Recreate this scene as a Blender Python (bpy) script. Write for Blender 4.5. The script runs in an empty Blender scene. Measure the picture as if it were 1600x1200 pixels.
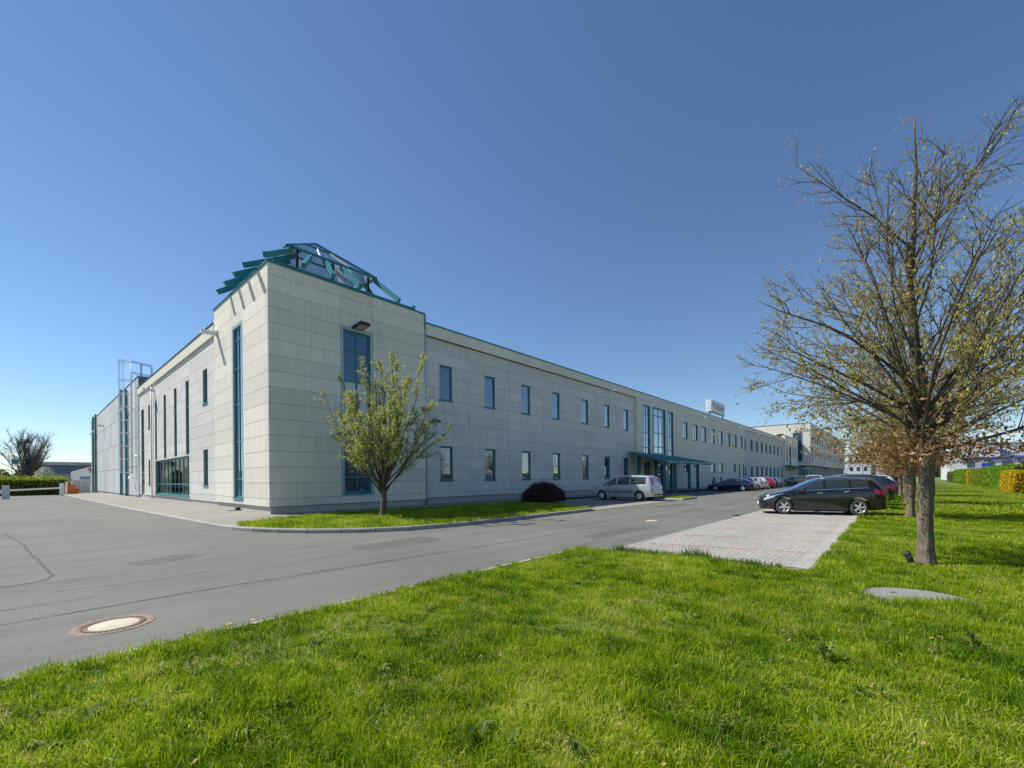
import bpy, math, random
import numpy as np
from mathutils import Vector, Matrix

random.seed(7)
RNG = np.random.default_rng(7)
scene = bpy.context.scene
COL = scene.collection
R = math.radians

# ------------------------------------------------------------------ camera
YAW = R(41.7); ROLL = R(0.5); CAM_H = 1.6
_ax = Vector((math.cos(YAW), math.sin(YAW), 0)); _rt = Vector((math.sin(YAW), -math.cos(YAW), 0)); _up = Vector((0, 0, 1))
_cr = math.cos(ROLL) * _rt - math.sin(ROLL) * _up
_cu = math.sin(ROLL) * _rt + math.cos(ROLL) * _up
cam = bpy.data.cameras.new('camera'); cam.sensor_width = 36; cam.lens = 675 / 1600 * 36
cam.shift_y = 147.5 / 1600; cam.clip_end = 6000; cam.clip_start = 0.05
cam_o = bpy.data.objects.new('camera', cam); COL.objects.link(cam_o)
m = Matrix.Identity(4)
for i in range(3):
    m[i][0] = _cr[i]; m[i][1] = _cu[i]; m[i][2] = -_ax[i]
m[2][3] = CAM_H
cam_o.matrix_world = m
scene.camera = cam_o

# ------------------------------------------------------------------ light
LIGHT = Vector((0.41, -0.80, -1.05)).normalized()
SUN_EL = math.asin(-LIGHT.z)
SUN_AZ = math.atan2(-LIGHT.x, -LIGHT.y)          # clockwise from +y
world = bpy.data.worlds.new('World'); scene.world = world; world.use_nodes = True
wn = world.node_tree.nodes; wn.clear()
sky = wn.new('ShaderNodeTexSky'); sky.sky_type = 'NISHITA'; sky.sun_disc = False
sky.sun_elevation = SUN_EL; sky.sun_rotation = SUN_AZ
sky.altitude = 1500; sky.air_density = 1.15; sky.dust_density = 0.0; sky.ozone_density = 4.5
bg = wn.new('ShaderNodeBackground'); bg.inputs[1].default_value = 0.06
wo = wn.new('ShaderNodeOutputWorld')
hs = wn.new('ShaderNodeHueSaturation'); hs.inputs['Saturation'].default_value = 1.04
world.node_tree.links.new(sky.outputs[0], hs.inputs['Color']); world.node_tree.links.new(hs.outputs[0], bg.inputs[0]); world.node_tree.links.new(bg.outputs[0], wo.inputs[0])
sun = bpy.data.lights.new('sun', 'SUN'); sun.energy = 3.0; sun.angle = R(0.5); sun.color = (1, 0.95, 0.86)
sun_o = bpy.data.objects.new('sun', sun); COL.objects.link(sun_o)
sun_o.rotation_euler = LIGHT.to_track_quat('-Z', 'Y').to_euler(); sun_o.location = (-30, 40, 60)
vs = scene.view_settings; vs.view_transform = 'Standard'; vs.look = 'None'; vs.gamma = 1; vs.use_curve_mapping = False
vs.exposure = 1.12
scene.cycles.max_bounces = 6; scene.cycles.transparent_max_bounces = 8
scene.cycles.use_adaptive_sampling = True

# ------------------------------------------------------------------ materials
def new_mat(name):
    mt = bpy.data.materials.new(name); mt.use_nodes = True
    nt = mt.node_tree
    b = nt.nodes['Principled BSDF']
    return mt, nt, b

def node(nt, typ, **kw):
    n = nt.nodes.new(typ)
    for k, v in kw.items():
        setattr(n, k, v)
    return n

def coords(nt, scale=(1, 1, 1), kind='pos'):
    mp = node(nt, 'ShaderNodeMapping'); mp.inputs['Scale'].default_value = scale
    if kind == 'pos':
        g = node(nt, 'ShaderNodeNewGeometry'); nt.links.new(g.outputs['Position'], mp.inputs['Vector'])
    else:
        t = node(nt, 'ShaderNodeTexCoord'); nt.links.new(t.outputs['Object'], mp.inputs['Vector'])
    return mp.outputs[0]

def noise(nt, vec, scale, detail=4, rough=0.6):
    n = node(nt, 'ShaderNodeTexNoise'); n.inputs['Scale'].default_value = scale
    n.inputs['Detail'].default_value = detail; n.inputs['Roughness'].default_value = rough
    nt.links.new(vec, n.inputs['Vector'])
    return n.outputs['Fac']

def ramp(nt, fac, stops):
    r = node(nt, 'ShaderNodeValToRGB'); e = r.color_ramp.elements
    while len(e) < len(stops): e.new(0.5)
    for el, (p, c) in zip(e, stops):
        el.position = p; el.color = (c[0], c[1], c[2], 1) if len(c) == 3 else c
    nt.links.new(fac, r.inputs[0])
    return r.outputs[0]

def mixc(nt, a, b, fac, mode='MIX'):
    n = node(nt, 'ShaderNodeMix', data_type='RGBA', blend_type=mode)
    for s, v in ((0, fac), (6, a), (7, b)):
        if isinstance(v, (int, float)): n.inputs[s].default_value = v
        elif isinstance(v, tuple): n.inputs[s].default_value = (*v[:3], 1)
        else: nt.links.new(v, n.inputs[s])
    return n.outputs[2]

def bump(nt, b, h, strength=0.3, dist=0.01):
    n = node(nt, 'ShaderNodeBump'); n.inputs['Strength'].default_value = strength; n.inputs['Distance'].default_value = dist
    nt.links.new(h, n.inputs['Height']); nt.links.new(n.outputs[0], b.inputs['Normal'])

def flat(name, col, rough=0.6, metal=0.0, var=0.12, scale=3.0, spec=0.5, coat=0.0):
    mt, nt, b = new_mat(name)
    v = coords(nt)
    f = noise(nt, v, scale, 5)
    lo = tuple(c * (1 - var) for c in col); hi = tuple(min(1, c * (1 + var)) for c in col)
    nt.links.new(ramp(nt, f, [(0.3, lo), (0.7, hi)]), b.inputs['Base Color'])
    b.inputs['Roughness'].default_value = rough; b.inputs['Metallic'].default_value = metal
    b.inputs['Specular IOR Level'].default_value = spec; b.inputs['Coat Weight'].default_value = coat
    return mt

def objrand(nt):
    o = node(nt, 'ShaderNodeObjectInfo'); return o.outputs['Random']

def panel_mat(name, col, streak=0.75, dirt=(0.25, 0.25, 0.22)):
    mt, nt, b = new_mat(name)
    vs_ = coords(nt, (3.0, 3.0, 0.22))
    f1 = noise(nt, vs_, 2.2, 6, 0.65)
    f2 = noise(nt, coords(nt, (1, 1, 1)), 0.35, 3)
    f3 = noise(nt, coords(nt, (1, 1, 1)), 60, 2)
    c = ramp(nt, f1, [(0.25, tuple(x * 0.84 for x in col)), (0.6, col), (0.9, tuple(min(1, x * 1.06) for x in col))])
    r = objrand(nt)
    c = mixc(nt, c, ramp(nt, r, [(0, (0.87, 0.875, 0.87)), (1, (1.0, 1.0, 1.0))]), 1.0, 'MULTIPLY')
    st = ramp(nt, noise(nt, coords(nt, (7, 7, 0.35)), 1.6, 6, 0.7), [(0.56, (0, 0, 0)), (0.8, (1, 1, 1))])
    ms = node(nt, 'ShaderNodeMath', operation='MULTIPLY'); nt.links.new(st, ms.inputs[0]); ms.inputs[1].default_value = streak
    m2 = node(nt, 'ShaderNodeMath', operation='MULTIPLY'); nt.links.new(ms.outputs[0], m2.inputs[0]); nt.links.new(f2, m2.inputs[1])
    c = mixc(nt, c, dirt, m2.outputs[0])
    nt.links.new(c, b.inputs['Base Color'])
    b.inputs['Roughness'].default_value = 0.85; b.inputs['Specular IOR Level'].default_value = 0.25
    bump(nt, b, f3, 0.25, 0.004)
    return mt

def glass_mat(name, tint=(0.012, 0.045, 0.11), refl=0.28):
    mt, nt, b = new_mat(name)
    b.inputs['Base Color'].default_value = (*tint, 1); b.inputs['Roughness'].default_value = 0.02
    b.inputs['IOR'].default_value = 1.5; b.inputs['Specular IOR Level'].default_value = 0.6
    gl = node(nt, 'ShaderNodeBsdfGlossy'); gl.inputs['Roughness'].default_value = 0.015; gl.inputs['Color'].default_value = (0.85, 0.92, 1, 1)
    lw = node(nt, 'ShaderNodeLayerWeight'); lw.inputs['Blend'].default_value = refl
    mx = node(nt, 'ShaderNodeMixShader'); nt.links.new(lw.outputs['Facing'], mx.inputs[0])
    nt.links.new(b.outputs[0], mx.inputs[1]); nt.links.new(gl.outputs[0], mx.inputs[2])
    wv = noise(nt, coords(nt), 0.9, 1)
    bp = node(nt, 'ShaderNodeBump'); bp.inputs['Strength'].default_value = 0.03; bp.inputs['Distance'].default_value = 0.02
    nt.links.new(wv, bp.inputs['Height']); nt.links.new(bp.outputs[0], gl.inputs['Normal'])
    nt.links.new(mx.outputs[0], nt.nodes['Material Output'].inputs[0])
    return mt

def clear_glass(name, tr=0.6, refl=0.10):
    mt, nt, b = new_mat(name)
    t = node(nt, 'ShaderNodeBsdfTransparent'); t.inputs[0].default_value = (tr, tr, tr, 1)
    gl = node(nt, 'ShaderNodeBsdfGlossy'); gl.inputs['Roughness'].default_value = 0.015
    lw = node(nt, 'ShaderNodeLayerWeight'); lw.inputs['Blend'].default_value = refl
    mx = node(nt, 'ShaderNodeMixShader'); mx.inputs[0].default_value = 0.14
    if refl > 0.2: nt.links.new(lw.outputs['Facing'], mx.inputs[0])
    nt.links.new(t.outputs[0], mx.inputs[1]); nt.links.new(gl.outputs[0], mx.inputs[2])
    nt.links.new(mx.outputs[0], nt.nodes['Material Output'].inputs[0])
    return mt

def leaf_mat(name, stops, trans=0.35, attr=True, rough=0.6):
    mt, nt, b = new_mat(name)
    a = node(nt, 'ShaderNodeAttribute'); a.attribute_name = 'tint'
    c = ramp(nt, a.outputs['Fac'], stops)
    nt.links.new(c, b.inputs['Base Color']); b.inputs['Roughness'].default_value = rough
    b.inputs['Specular IOR Level'].default_value = 0.18
    tl = node(nt, 'ShaderNodeBsdfTranslucent'); nt.links.new(c, tl.inputs[0])
    mx = node(nt, 'ShaderNodeMixShader'); mx.inputs[0].default_value = trans
    nt.links.new(b.outputs[0], mx.inputs[1]); nt.links.new(tl.outputs[0], mx.inputs[2])
    nt.links.new(mx.outputs[0], nt.nodes['Material Output'].inputs[0])
    return mt

M = {}
M['cream_panel'] = panel_mat('cream_panel', (0.85, 0.80, 0.68))
M['grey_panel'] = panel_mat('grey_panel', (0.75, 0.72, 0.665), 0.6)
M['white_panel'] = panel_mat('white_panel', (0.64, 0.66, 0.66), 0.15)
M['joint'] = flat('joint', (0.15, 0.145, 0.13), 0.9, var=0.5, scale=2)
M['joint_light'] = flat('joint_light', (0.25, 0.255, 0.26), 0.9)
M['plinth'] = panel_mat('plinth', (0.55, 0.50, 0.45), 0.5)
M['teal'] = flat('teal', (0.018, 0.20, 0.225), 0.38, var=0.1)
M['teal_light'] = flat('teal_light', (0.30, 0.47, 0.50), 0.5, var=0.06)
M['teal_pale'] = flat('teal_pale', (0.52, 0.60, 0.62), 0.35, var=0.06)
M['glass'] = glass_mat('glass')
M['glass_roof'] = None
M['glass_clear'] = clear_glass('glass_clear', 0.85)
M['glass_roof'] = clear_glass('glass_roof', 0.42, 0.5)
M['curtain'] = flat('curtain', (0.50, 0.44, 0.37), 0.9, scale=8)
M['dark'] = flat('dark', (0.02, 0.022, 0.025), 0.8)
M['roofing'] = flat('roofing', (0.2, 0.2, 0.2), 0.9)
M['metal'] = flat('metal', (0.62, 0.64, 0.66), 0.35, 0.6, 0.08)
M['steel_blue'] = flat('steel_blue', (0.30, 0.36, 0.48), 0.4, 0.4, 0.1)
M['white_paint'] = flat('white_paint', (0.78, 0.78, 0.77), 0.5, var=0.06)
M['concrete'] = flat('concrete', (0.36, 0.345, 0.31), 0.9, var=0.22, scale=1.2)
M['rubber'] = flat('rubber', (0.022, 0.022, 0.023), 0.75)
M['tyre_dusty'] = flat('tyre_dusty', (0.075, 0.068, 0.06), 0.85, var=0.3, scale=9)
M['alloy'] = flat('alloy', (0.72, 0.72, 0.72), 0.35, 0.35, 0.05)
M['chrome'] = flat('chrome', (0.75, 0.75, 0.76), 0.12, 1.0, 0.02)
M['plastic'] = flat('plastic', (0.03, 0.03, 0.032), 0.5)
M['red_light'] = flat('red_light', (0.55, 0.012, 0.015), 0.12, var=0.15, scale=14, coat=1.0)
M['head_light'] = flat('head_light', (0.62, 0.65, 0.68), 0.08, 0.4, 0.25, 25, coat=1.0)
M['car_glass'] = glass_mat('car_glass', (0.03, 0.042, 0.045), 0.34)
M['sign_white'] = flat('sign_white', (0.72, 0.73, 0.74), 0.4, var=0.04)
M['sign_red'] = flat('sign_red', (0.55, 0.02, 0.04), 0.4)
M['sign_ink'] = flat('sign_ink', (0.05, 0.05, 0.09), 0.5)
M['sign_blue'] = flat('sign_blue', (0.02, 0.06, 0.34), 0.4)
M['orange'] = flat('orange', (0.62, 0.16, 0.03), 0.5)
M['iron'] = flat('iron', (0.16, 0.10, 0.07), 0.65, 0.2, 0.5, 30)
M['iron_rim'] = flat('iron_rim', (0.22, 0.15, 0.105), 0.7, 0.1, 0.45, 40)
M['cover_concrete'] = flat('cover_concrete', (0.52, 0.46, 0.37), 0.9, var=0.12, scale=12)
M['far_blue'] = flat('far_blue', (0.14, 0.18, 0.25), 0.7)
M['far_grey'] = flat('far_grey', (0.34, 0.37, 0.43), 0.8)
M['far_white'] = flat('far_white', (0.58, 0.60, 0.62), 0.8)
M['far_band'] = flat('far_band', (0.45, 0.46, 0.46), 0.8, var=0.3, scale=0.4)
M['cover_slab'] = paver_mat('cover_slab', (0.22, 0.22, 0.215)) if 'paver_mat' in globals() else flat('cover_slab', (0.22, 0.22, 0.21), 0.9, var=0.35, scale=25)
M['tar'] = flat('tar', (0.045, 0.045, 0.045), 0.8)

def paint(name, col, metal=0.3):
    mt, nt, b = new_mat(name)
    f = noise(nt, coords(nt), 400, 1)
    nt.links.new(ramp(nt, f, [(0.4, tuple(c * 0.93 for c in col)), (0.6, tuple(min(1, c * 1.07) for c in col))]), b.inputs['Base Color'])
    d = noise(nt, coords(nt), 3.0, 4)
    nt.links.new(ramp(nt, d, [(0.35, (0.18,) * 3), (0.75, (0.34,) * 3)]), b.inputs['Roughness'])
    b.inputs['Metallic'].default_value = metal
    b.inputs['Coat Weight'].default_value = 0.9; b.inputs['Coat Roughness'].default_value = 0.05
    return mt
for k, c in dict(black=(0.012, 0.013, 0.016), silver=(0.58, 0.60, 0.61), navy=(0.012, 0.022, 0.075), blue=(0.012, 0.035, 0.16), white=(0.68, 0.68, 0.66),
                 red=(0.42, 0.012, 0.014), grey=(0.13, 0.135, 0.14), beige=(0.36, 0.33, 0.28), dark_green=(0.05, 0.06, 0.05), maroon=(0.10, 0.02, 0.02)).items():
    M['paint_' + k] = paint('paint_' + k, c, 0.0 if k in ('white', 'red', 'black') else 0.45)

# asphalt
mt, nt, b = new_mat('asphalt')
p = coords(nt)
n1 = noise(nt, p, 0.22, 5); n2 = noise(nt, p, 90, 3, 0.7); n3 = noise(nt, p, 260, 2, 0.7); n4 = noise(nt, coords(nt, (0.35, 1.6, 1)), 0.9, 5)
c = ramp(nt, n1, [(0.3, (0.122, 0.122, 0.111)), (0.7, (0.168, 0.168, 0.152))])
c = mixc(nt, c, ramp(nt, n2, [(0.32, (0.5, 0.5, 0.5)), (0.5, (1, 1, 1)), (0.72, (1.45, 1.45, 1.42))]), 0.75, 'MULTIPLY')
c = mixc(nt, c, ramp(nt, n3, [(0.35, (0.6, 0.6, 0.6)), (0.65, (1.4, 1.4, 1.38))]), 0.7, 'MULTIPLY')
n5 = noise(nt, p, 42, 4, 0.8)
c = mixc(nt, c, ramp(nt, n5, [(0.30, (0.45, 0.45, 0.45)), (0.48, (1, 1, 1)), (0.70, (1.5, 1.5, 1.45))]), 0.75, 'MULTIPLY')
n6 = noise(nt, coords(nt, (0.12, 0.9, 1)), 1.3, 6, 0.7)
c = mixc(nt, c, ramp(nt, n6, [(0.30, (0.74, 0.74, 0.73)), (0.5, (1, 1, 1)), (0.72, (1.12, 1.12, 1.10))]), 0.85, 'MULTIPLY')
n7 = noise(nt, p, 1.7, 7, 0.75)
c = mixc(nt, c, ramp(nt, n7, [(0.30, (0.6, 0.6, 0.6)), (0.42, (1, 1, 1))]), 0.6, 'MULTIPLY')
c = mixc(nt, c, ramp(nt, n4, [(0.28, (0.72, 0.72, 0.72)), (0.45, (1, 1, 1))]), 0.7, 'MULTIPLY')
nt.links.new(c, b.inputs['Base Color']); b.inputs['Roughness'].default_value = 0.88; b.inputs['Specular IOR Level'].default_value = 0.35
bump(nt, b, n2, 0.5, 0.006)
M['asphalt'] = mt

mt, nt, b = new_mat('asphalt_patch')
p = coords(nt); n2 = noise(nt, p, 70, 3, 0.7); n1 = noise(nt, p, 2.5, 5, 0.7)
c = ramp(nt, n1, [(0.3, (0.125, 0.125, 0.114)), (0.7, (0.165, 0.165, 0.15))]); c = mixc(nt, c, ramp(nt, n2, [(0.32, (0.5,) * 3), (0.7, (1.5,) * 3)]), 0.8, 'MULTIPLY')
tr = node(nt, 'ShaderNodeBsdfTransparent'); mx = node(nt, 'ShaderNodeMixShader'); nt.links.new(ramp(nt, noise(nt, p, 3.5, 6, 0.8), [(0.35, (0, 0, 0)), (0.6, (0.85,) * 3)]), mx.inputs[0])
nt.links.new(c, b.inputs['Base Color']); b.inputs['Roughness'].default_value = 0.85
nt.links.new(tr.outputs[0], mx.inputs[1]); nt.links.new(b.outputs[0], mx.inputs[2]); nt.links.new(mx.outputs[0], nt.nodes['Material Output'].inputs[0])
M['asphalt_patch'] = mt
# fine concrete paving and pavers
mt, nt, b = new_mat('pavement_mat')
p = coords(nt); n1 = noise(nt, p, 0.6, 5); n2 = noise(nt, p, 70, 3)
c = ramp(nt, n1, [(0.3, (0.245, 0.225, 0.19)), (0.7, (0.30, 0.28, 0.24))])
c = mixc(nt, c, ramp(nt, n2, [(0.35, (0.8,) * 3), (0.65, (1.15,) * 3)]), 0.6, 'MULTIPLY')
br = node(nt, 'ShaderNodeTexBrick'); br.inputs['Scale'].default_value = 1.0; br.inputs['Brick Width'].default_value = 0.2; br.inputs['Row Height'].default_value = 0.1
br.inputs['Mortar Size'].default_value = 0.006; br.inputs['Color1'].default_value = (1, 1, 1, 1); br.inputs['Color2'].default_value = (0.9, 0.9, 0.9, 1); br.inputs['Mortar'].default_value = (0.62, 0.6, 0.56, 1)
nt.links.new(p, br.inputs['Vector']); c = mixc(nt, c, br.outputs[0], 0.8, 'MULTIPLY')
nt.links.new(c, b.inputs['Base Color']); b.inputs['Roughness'].default_value = 0.9; bump(nt, b, n2, 0.3, 0.004)
M['pavement'] = mt

def paver_mat(name, col):
    mt, nt, b = new_mat(name)
    p = coords(nt); n1 = noise(nt, p, 0.8, 4); n2 = noise(nt, p, 55, 3); n3 = noise(nt, coords(nt, (5, 10, 1)), 1.0, 0)
    c = ramp(nt, n1, [(0.3, tuple(x * 0.88 for x in col)), (0.7, tuple(x * 1.08 for x in col))])
    c = mixc(nt, c, ramp(nt, n2, [(0.35, (0.8,) * 3), (0.65, (1.15,) * 3)]), 0.6, 'MULTIPLY')
    c = mixc(nt, c, ramp(nt, n3, [(0.3, (0.86,) * 3), (0.7, (1.1,) * 3)]), 0.7, 'MULTIPLY')
    nt.links.new(c, b.inputs['Base Color']); b.inputs['Roughness'].default_value = 0.9; bump(nt, b, n2, 0.3, 0.004)
    return mt
M['paver'] = paver_mat('paver', (0.335, 0.325, 0.295))
M['paver_red'] = paver_mat('paver_red', (0.40, 0.19, 0.145))
M['sand'] = flat('sand', (0.17, 0.155, 0.125), 0.95, var=0.3, scale=20)
M['kerb'] = paver_mat('kerb', (0.36, 0.345, 0.315))

# soil/lawn base
mt, nt, b = new_mat('lawn_mat')
p = coords(nt); n1 = noise(nt, p, 0.5, 4); n2 = noise(nt, p, 22, 5, 0.75)
c = ramp(nt, n1, [(0.3, (0.085, 0.125, 0.012)), (0.7, (0.13, 0.165, 0.018))])
c = mixc(nt, c, ramp(nt, n2, [(0.3, (0.45, 0.45, 0.4)), (0.7, (1.5, 1.45, 1.3))]), 0.8, 'MULTIPLY')
nt.links.new(c, b.inputs['Base Color']); b.inputs['Roughness'].default_value = 0.95; bump(nt, b, n2, 0.9, 0.03)
M['lawn'] = mt
mt, nt, b = new_mat('ground_mat')
p = coords(nt); n1 = noise(nt, p, 0.02, 5); n2 = noise(nt, p, 2, 5)
c = ramp(nt, n1, [(0.35, (0.09, 0.12, 0.03)), (0.65, (0.16, 0.15, 0.08))])
c = mixc(nt, c, ramp(nt, n2, [(0.3, (0.7,) * 3), (0.7, (1.2,) * 3)]), 0.8, 'MULTIPLY')
nt.links.new(c, b.inputs['Base Color']); b.inputs['Roughness'].default_value = 0.95
M['ground'] = mt

def bark_mat(name, col, sc=9):
    mt, nt, b = new_mat(name)
    p = coords(nt, (1, 1, 0.25)); n1 = noise(nt, p, sc * 2.5, 6, 0.7); n2 = noise(nt, coords(nt), 1.5, 3)
    c = ramp(nt, n1, [(0.32, tuple(x * 0.35 for x in col)), (0.5, col), (0.75, tuple(x * 1.5 for x in col))])
    c = mixc(nt, c, (0.11, 0.12, 0.06), ramp(nt, n2, [(0.5, (0, 0, 0)), (0.75, (0.6, 0.6, 0.6))]))
    nt.links.new(c, b.inputs['Base Color']); b.inputs['Roughness'].default_value = 0.95; bump(nt, b, n1, 1.0, 0.03)
    return mt
M['bark'] = bark_mat('bark', (0.185, 0.145, 0.11))
M['bark_dark'] = bark_mat('bark_dark', (0.105, 0.088, 0.070))
M['twig'] = flat('twig', (0.13, 0.098, 0.07), 0.9, var=0.3, scale=20)
M['twig_grey'] = flat('twig_grey', (0.13, 0.12, 0.11), 0.9)
M['grass'] = leaf_mat('grass', [(0.0, (0.055, 0.14, 0.002)), (0.3, (0.17, 0.30, 0.006)), (0.65, (0.36, 0.46, 0.012)), (0.93, (0.52, 0.57, 0.10)), (1.0, (0.58, 0.48, 0.22))], 0.48, rough=0.6)
M['weed'] = leaf_mat('weed', [(0, (0.06, 0.125, 0.012)), (1, (0.18, 0.26, 0.05))], 0.35, rough=0.5)
M['catkin'] = leaf_mat('catkin', [(0, (0.26, 0.20, 0.045)), (0.5, (0.46, 0.39, 0.08)), (1, (0.58, 0.54, 0.17))], 0.45)
M['dead_leaf'] = leaf_mat('dead_leaf', [(0, (0.17, 0.085, 0.035)), (0.5, (0.36, 0.20, 0.085)), (1, (0.54, 0.36, 0.18))], 0.4)
M['young_leaf'] = leaf_mat('young_leaf', [(0, (0.22, 0.26, 0.03)), (0.5, (0.46, 0.48, 0.11)), (1, (0.70, 0.69, 0.34))], 0.5)
M['hedge_leaf'] = leaf_mat('hedge_leaf', [(0, (0.08, 0.20, 0.01)), (0.6, (0.19, 0.36, 0.02)), (1, (0.34, 0.48, 0.05))], 0.5)
M['hedge_olive'] = leaf_mat('hedge_olive', [(0, (0.12, 0.18, 0.012)), (0.6, (0.27, 0.33, 0.025)), (1, (0.42, 0.45, 0.06))], 0.5)
M['forsythia'] = leaf_mat('forsythia', [(0, (0.28, 0.22, 0.01)), (0.4, (0.55, 0.38, 0.01)), (1, (0.72, 0.52, 0.03))], 0.4)
M['blossom'] = leaf_mat('blossom', [(0, (0.42, 0.40, 0.28)), (1, (0.72, 0.70, 0.58))], 0.4)
M['purple_leaf'] = leaf_mat('purple_leaf', [(0, (0.02, 0.012, 0.012)), (1, (0.17, 0.085, 0.07))], 0.25)
M['far_leaf'] = leaf_mat('far_leaf', [(0, (0.07, 0.085, 0.04)), (1, (0.19, 0.19, 0.09))], 0.3)
M['dandelion'] = leaf_mat('dandelion', [(0, (0.6, 0.4, 0.01)), (1, (0.8, 0.58, 0.02))], 0.3)
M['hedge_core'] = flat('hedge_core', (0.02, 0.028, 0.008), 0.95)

# faded road paint: worn through by noise
mt, nt, b = new_mat('faded_paint')
p = coords(nt); n1 = noise(nt, p, 4, 6, 0.75)
tr = node(nt, 'ShaderNodeBsdfTransparent'); mx = node(nt, 'ShaderNodeMixShader')
nt.links.new(ramp(nt, n1, [(0.42, (0, 0, 0)), (0.75, (0.55, 0.55, 0.55))]), mx.inputs[0])
b.inputs['Base Color'].default_value = (0.36, 0.36, 0.34, 1); b.inputs['Roughness'].default_value = 0.9
nt.links.new(tr.outputs[0], mx.inputs[1]); nt.links.new(b.outputs[0], mx.inputs[2]); nt.links.new(mx.outputs[0], nt.nodes['Material Output'].inputs[0])
M['faded_paint'] = mt

# ------------------------------------------------------------------ helpers
WLOC = {}
def tag(o, label=None, cat=None, group=None, kind=None):
    if label: o['label'] = label
    if cat: o['category'] = cat
    if group: o['group'] = group
    if kind: o['kind'] = kind
    return o

def thing(name, label, cat, loc=(0, 0, 0), rz=0.0, group=None):
    o = bpy.data.objects.new(name, None); COL.objects.link(o); o.location = loc; o.rotation_euler = (0, 0, rz)
    o.empty_display_size = 0.2
    WLOC[o.name] = Vector(loc)
    return tag(o, label, cat, group)

def make(name, mesh, mat, parent=None, smooth=False):
    o = bpy.data.objects.new(name, mesh); COL.objects.link(o)
    if mat is not None and not mesh.materials:
        mesh.materials.append(M[mat] if isinstance(mat, str) else mat)
    if parent is not None: o.parent = parent
    if smooth: mesh.shade_smooth()
    return o

class MB:
    """collects geometry; build() makes one mesh object (verts are given in the parent's space plus off)"""
    def __init__(s): s.v = []; s.f = []
    def add(s, vs, fs):
        n = len(s.v); s.v.extend([tuple(p) for p in vs]); s.f.extend([tuple(i + n for i in f) for f in fs]); return s
    def box(s, x0, x1, y0, y1, z0, z1):
        return s.add([(x0, y0, z0), (x1, y0, z0), (x1, y1, z0), (x0, y1, z0), (x0, y0, z1), (x1, y0, z1), (x1, y1, z1), (x0, y1, z1)],
                     [(3, 2, 1, 0), (4, 5, 6, 7), (0, 1, 5, 4), (1, 2, 6, 5), (2, 3, 7, 6), (3, 0, 4, 7)])
    def beam(s, a, b, w, h, up=(0, 0, 1)):
        a = Vector(a); b = Vector(b); d = (b - a).normalized(); u = Vector(up); sd = d.cross(u)
        if sd.length < 1e-4: sd = d.cross(Vector((1, 0, 0)))
        sd.normalize(); u = sd.cross(d).normalized()
        q = [a + sd * i * w / 2 + u * j * h / 2 for i, j in ((-1, -1), (1, -1), (1, 1), (-1, 1))]
        q += [b + sd * i * w / 2 + u * j * h / 2 for i, j in ((-1, -1), (1, -1), (1, 1), (-1, 1))]
        return s.add(q, [(3, 2, 1, 0), (4, 5, 6, 7), (0, 1, 5, 4), (1, 2, 6, 5), (2, 3, 7, 6), (3, 0, 4, 7)])
    def tube(s, pts, rad, n=6, cap=True):
        pts = [Vector(p) for p in pts]
        if not isinstance(rad, (list, tuple, np.ndarray)): rad = [rad] * len(pts)
        base = len(s.v); prev = None
        for i, p in enumerate(pts):
            d = (pts[min(i + 1, len(pts) - 1)] - pts[max(i - 1, 0)])
            if d.length < 1e-9: d = Vector((0, 0, 1))
            d.normalize()
            if prev is None:
                a = d.cross(Vector((0, 0, 1)) if abs(d.z) < 0.9 else Vector((1, 0, 0))).normalized()
            else:
                a = (prev - d * prev.dot(d))
                a = a.normalized() if a.length > 1e-6 else d.orthogonal().normalized()
            prev = a; bb = d.cross(a)
            for k in range(n):
                t = 2 * math.pi * k / n
                q = p + (a * math.cos(t) + bb * math.sin(t)) * rad[i]
                s.v.append((q.x, q.y, q.z))
        for i in range(len(pts) - 1):
            for k in range(n):
                a0 = base + i * n + k; a1 = base + i * n + (k + 1) % n
                s.f.append((a0, a1, a1 + n, a0 + n))
        if cap:
            s.f.append(tuple(base + k for k in range(n))[::-1]); s.f.append(tuple(base + (len(pts) - 1) * n + k for k in range(n)))
        return s
    def lathe(s, prof, n=24, axis='z', center=(0, 0, 0)):
        base = len(s.v); cx, cy, cz = center
        for r, h in prof:
            for k in range(n):
                t = 2 * math.pi * k / n; a, b2 = r * math.cos(t), r * math.sin(t)
                s.v.append((cx + a, cy + b2, cz + h) if axis == 'z' else (cx + a, cy + h, cz + b2))
        for i in range(len(prof) - 1):
            for k in range(n):
                a0 = base + i * n + k; a1 = base + i * n + (k + 1) % n
                s.f.append((a0, a1, a1 + n, a0 + n))
        return s
    def build(s, name, mat, parent=None, smooth=False, off=None):
        if off is None and parent is not None:
            p = parent; off = Vector((0, 0, 0))
            while p is not None:
                off = off + Vector(p.location); p = p.parent
        v = s.v if off is None else [(a - off[0], b2 - off[1], c2 - off[2]) for a, b2, c2 in s.v]
        me = bpy.data.meshes.new(name); me.from_pydata(v, [], s.f); me.update()
        return make(name, me, mat, parent, smooth)

def nmesh(name, verts, faces_n, loops, tint=None):
    """fast mesh from numpy: verts (n,3), faces_n face sizes, loops flat indices"""
    me = bpy.data.meshes.new(name)
    me.vertices.add(len(verts)); me.vertices.foreach_set('co', np.asarray(verts, np.float32).ravel())
    me.loops.add(len(loops)); me.loops.foreach_set('vertex_index', np.asarray(loops, np.int32))
    me.polygons.add(len(faces_n)); st = np.concatenate([[0], np.cumsum(faces_n)[:-1]]).astype(np.int32)
    me.polygons.foreach_set('loop_start', st)
    try: me.polygons.foreach_set('loop_total', np.asarray(faces_n, np.int32))
    except Exception: pass
    me.update(calc_edges=True)
    if tint is not None:
        at = me.attributes.new('tint', 'FLOAT', 'POINT'); at.data.foreach_set('value', np.asarray(tint, np.float32))
    return me

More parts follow.
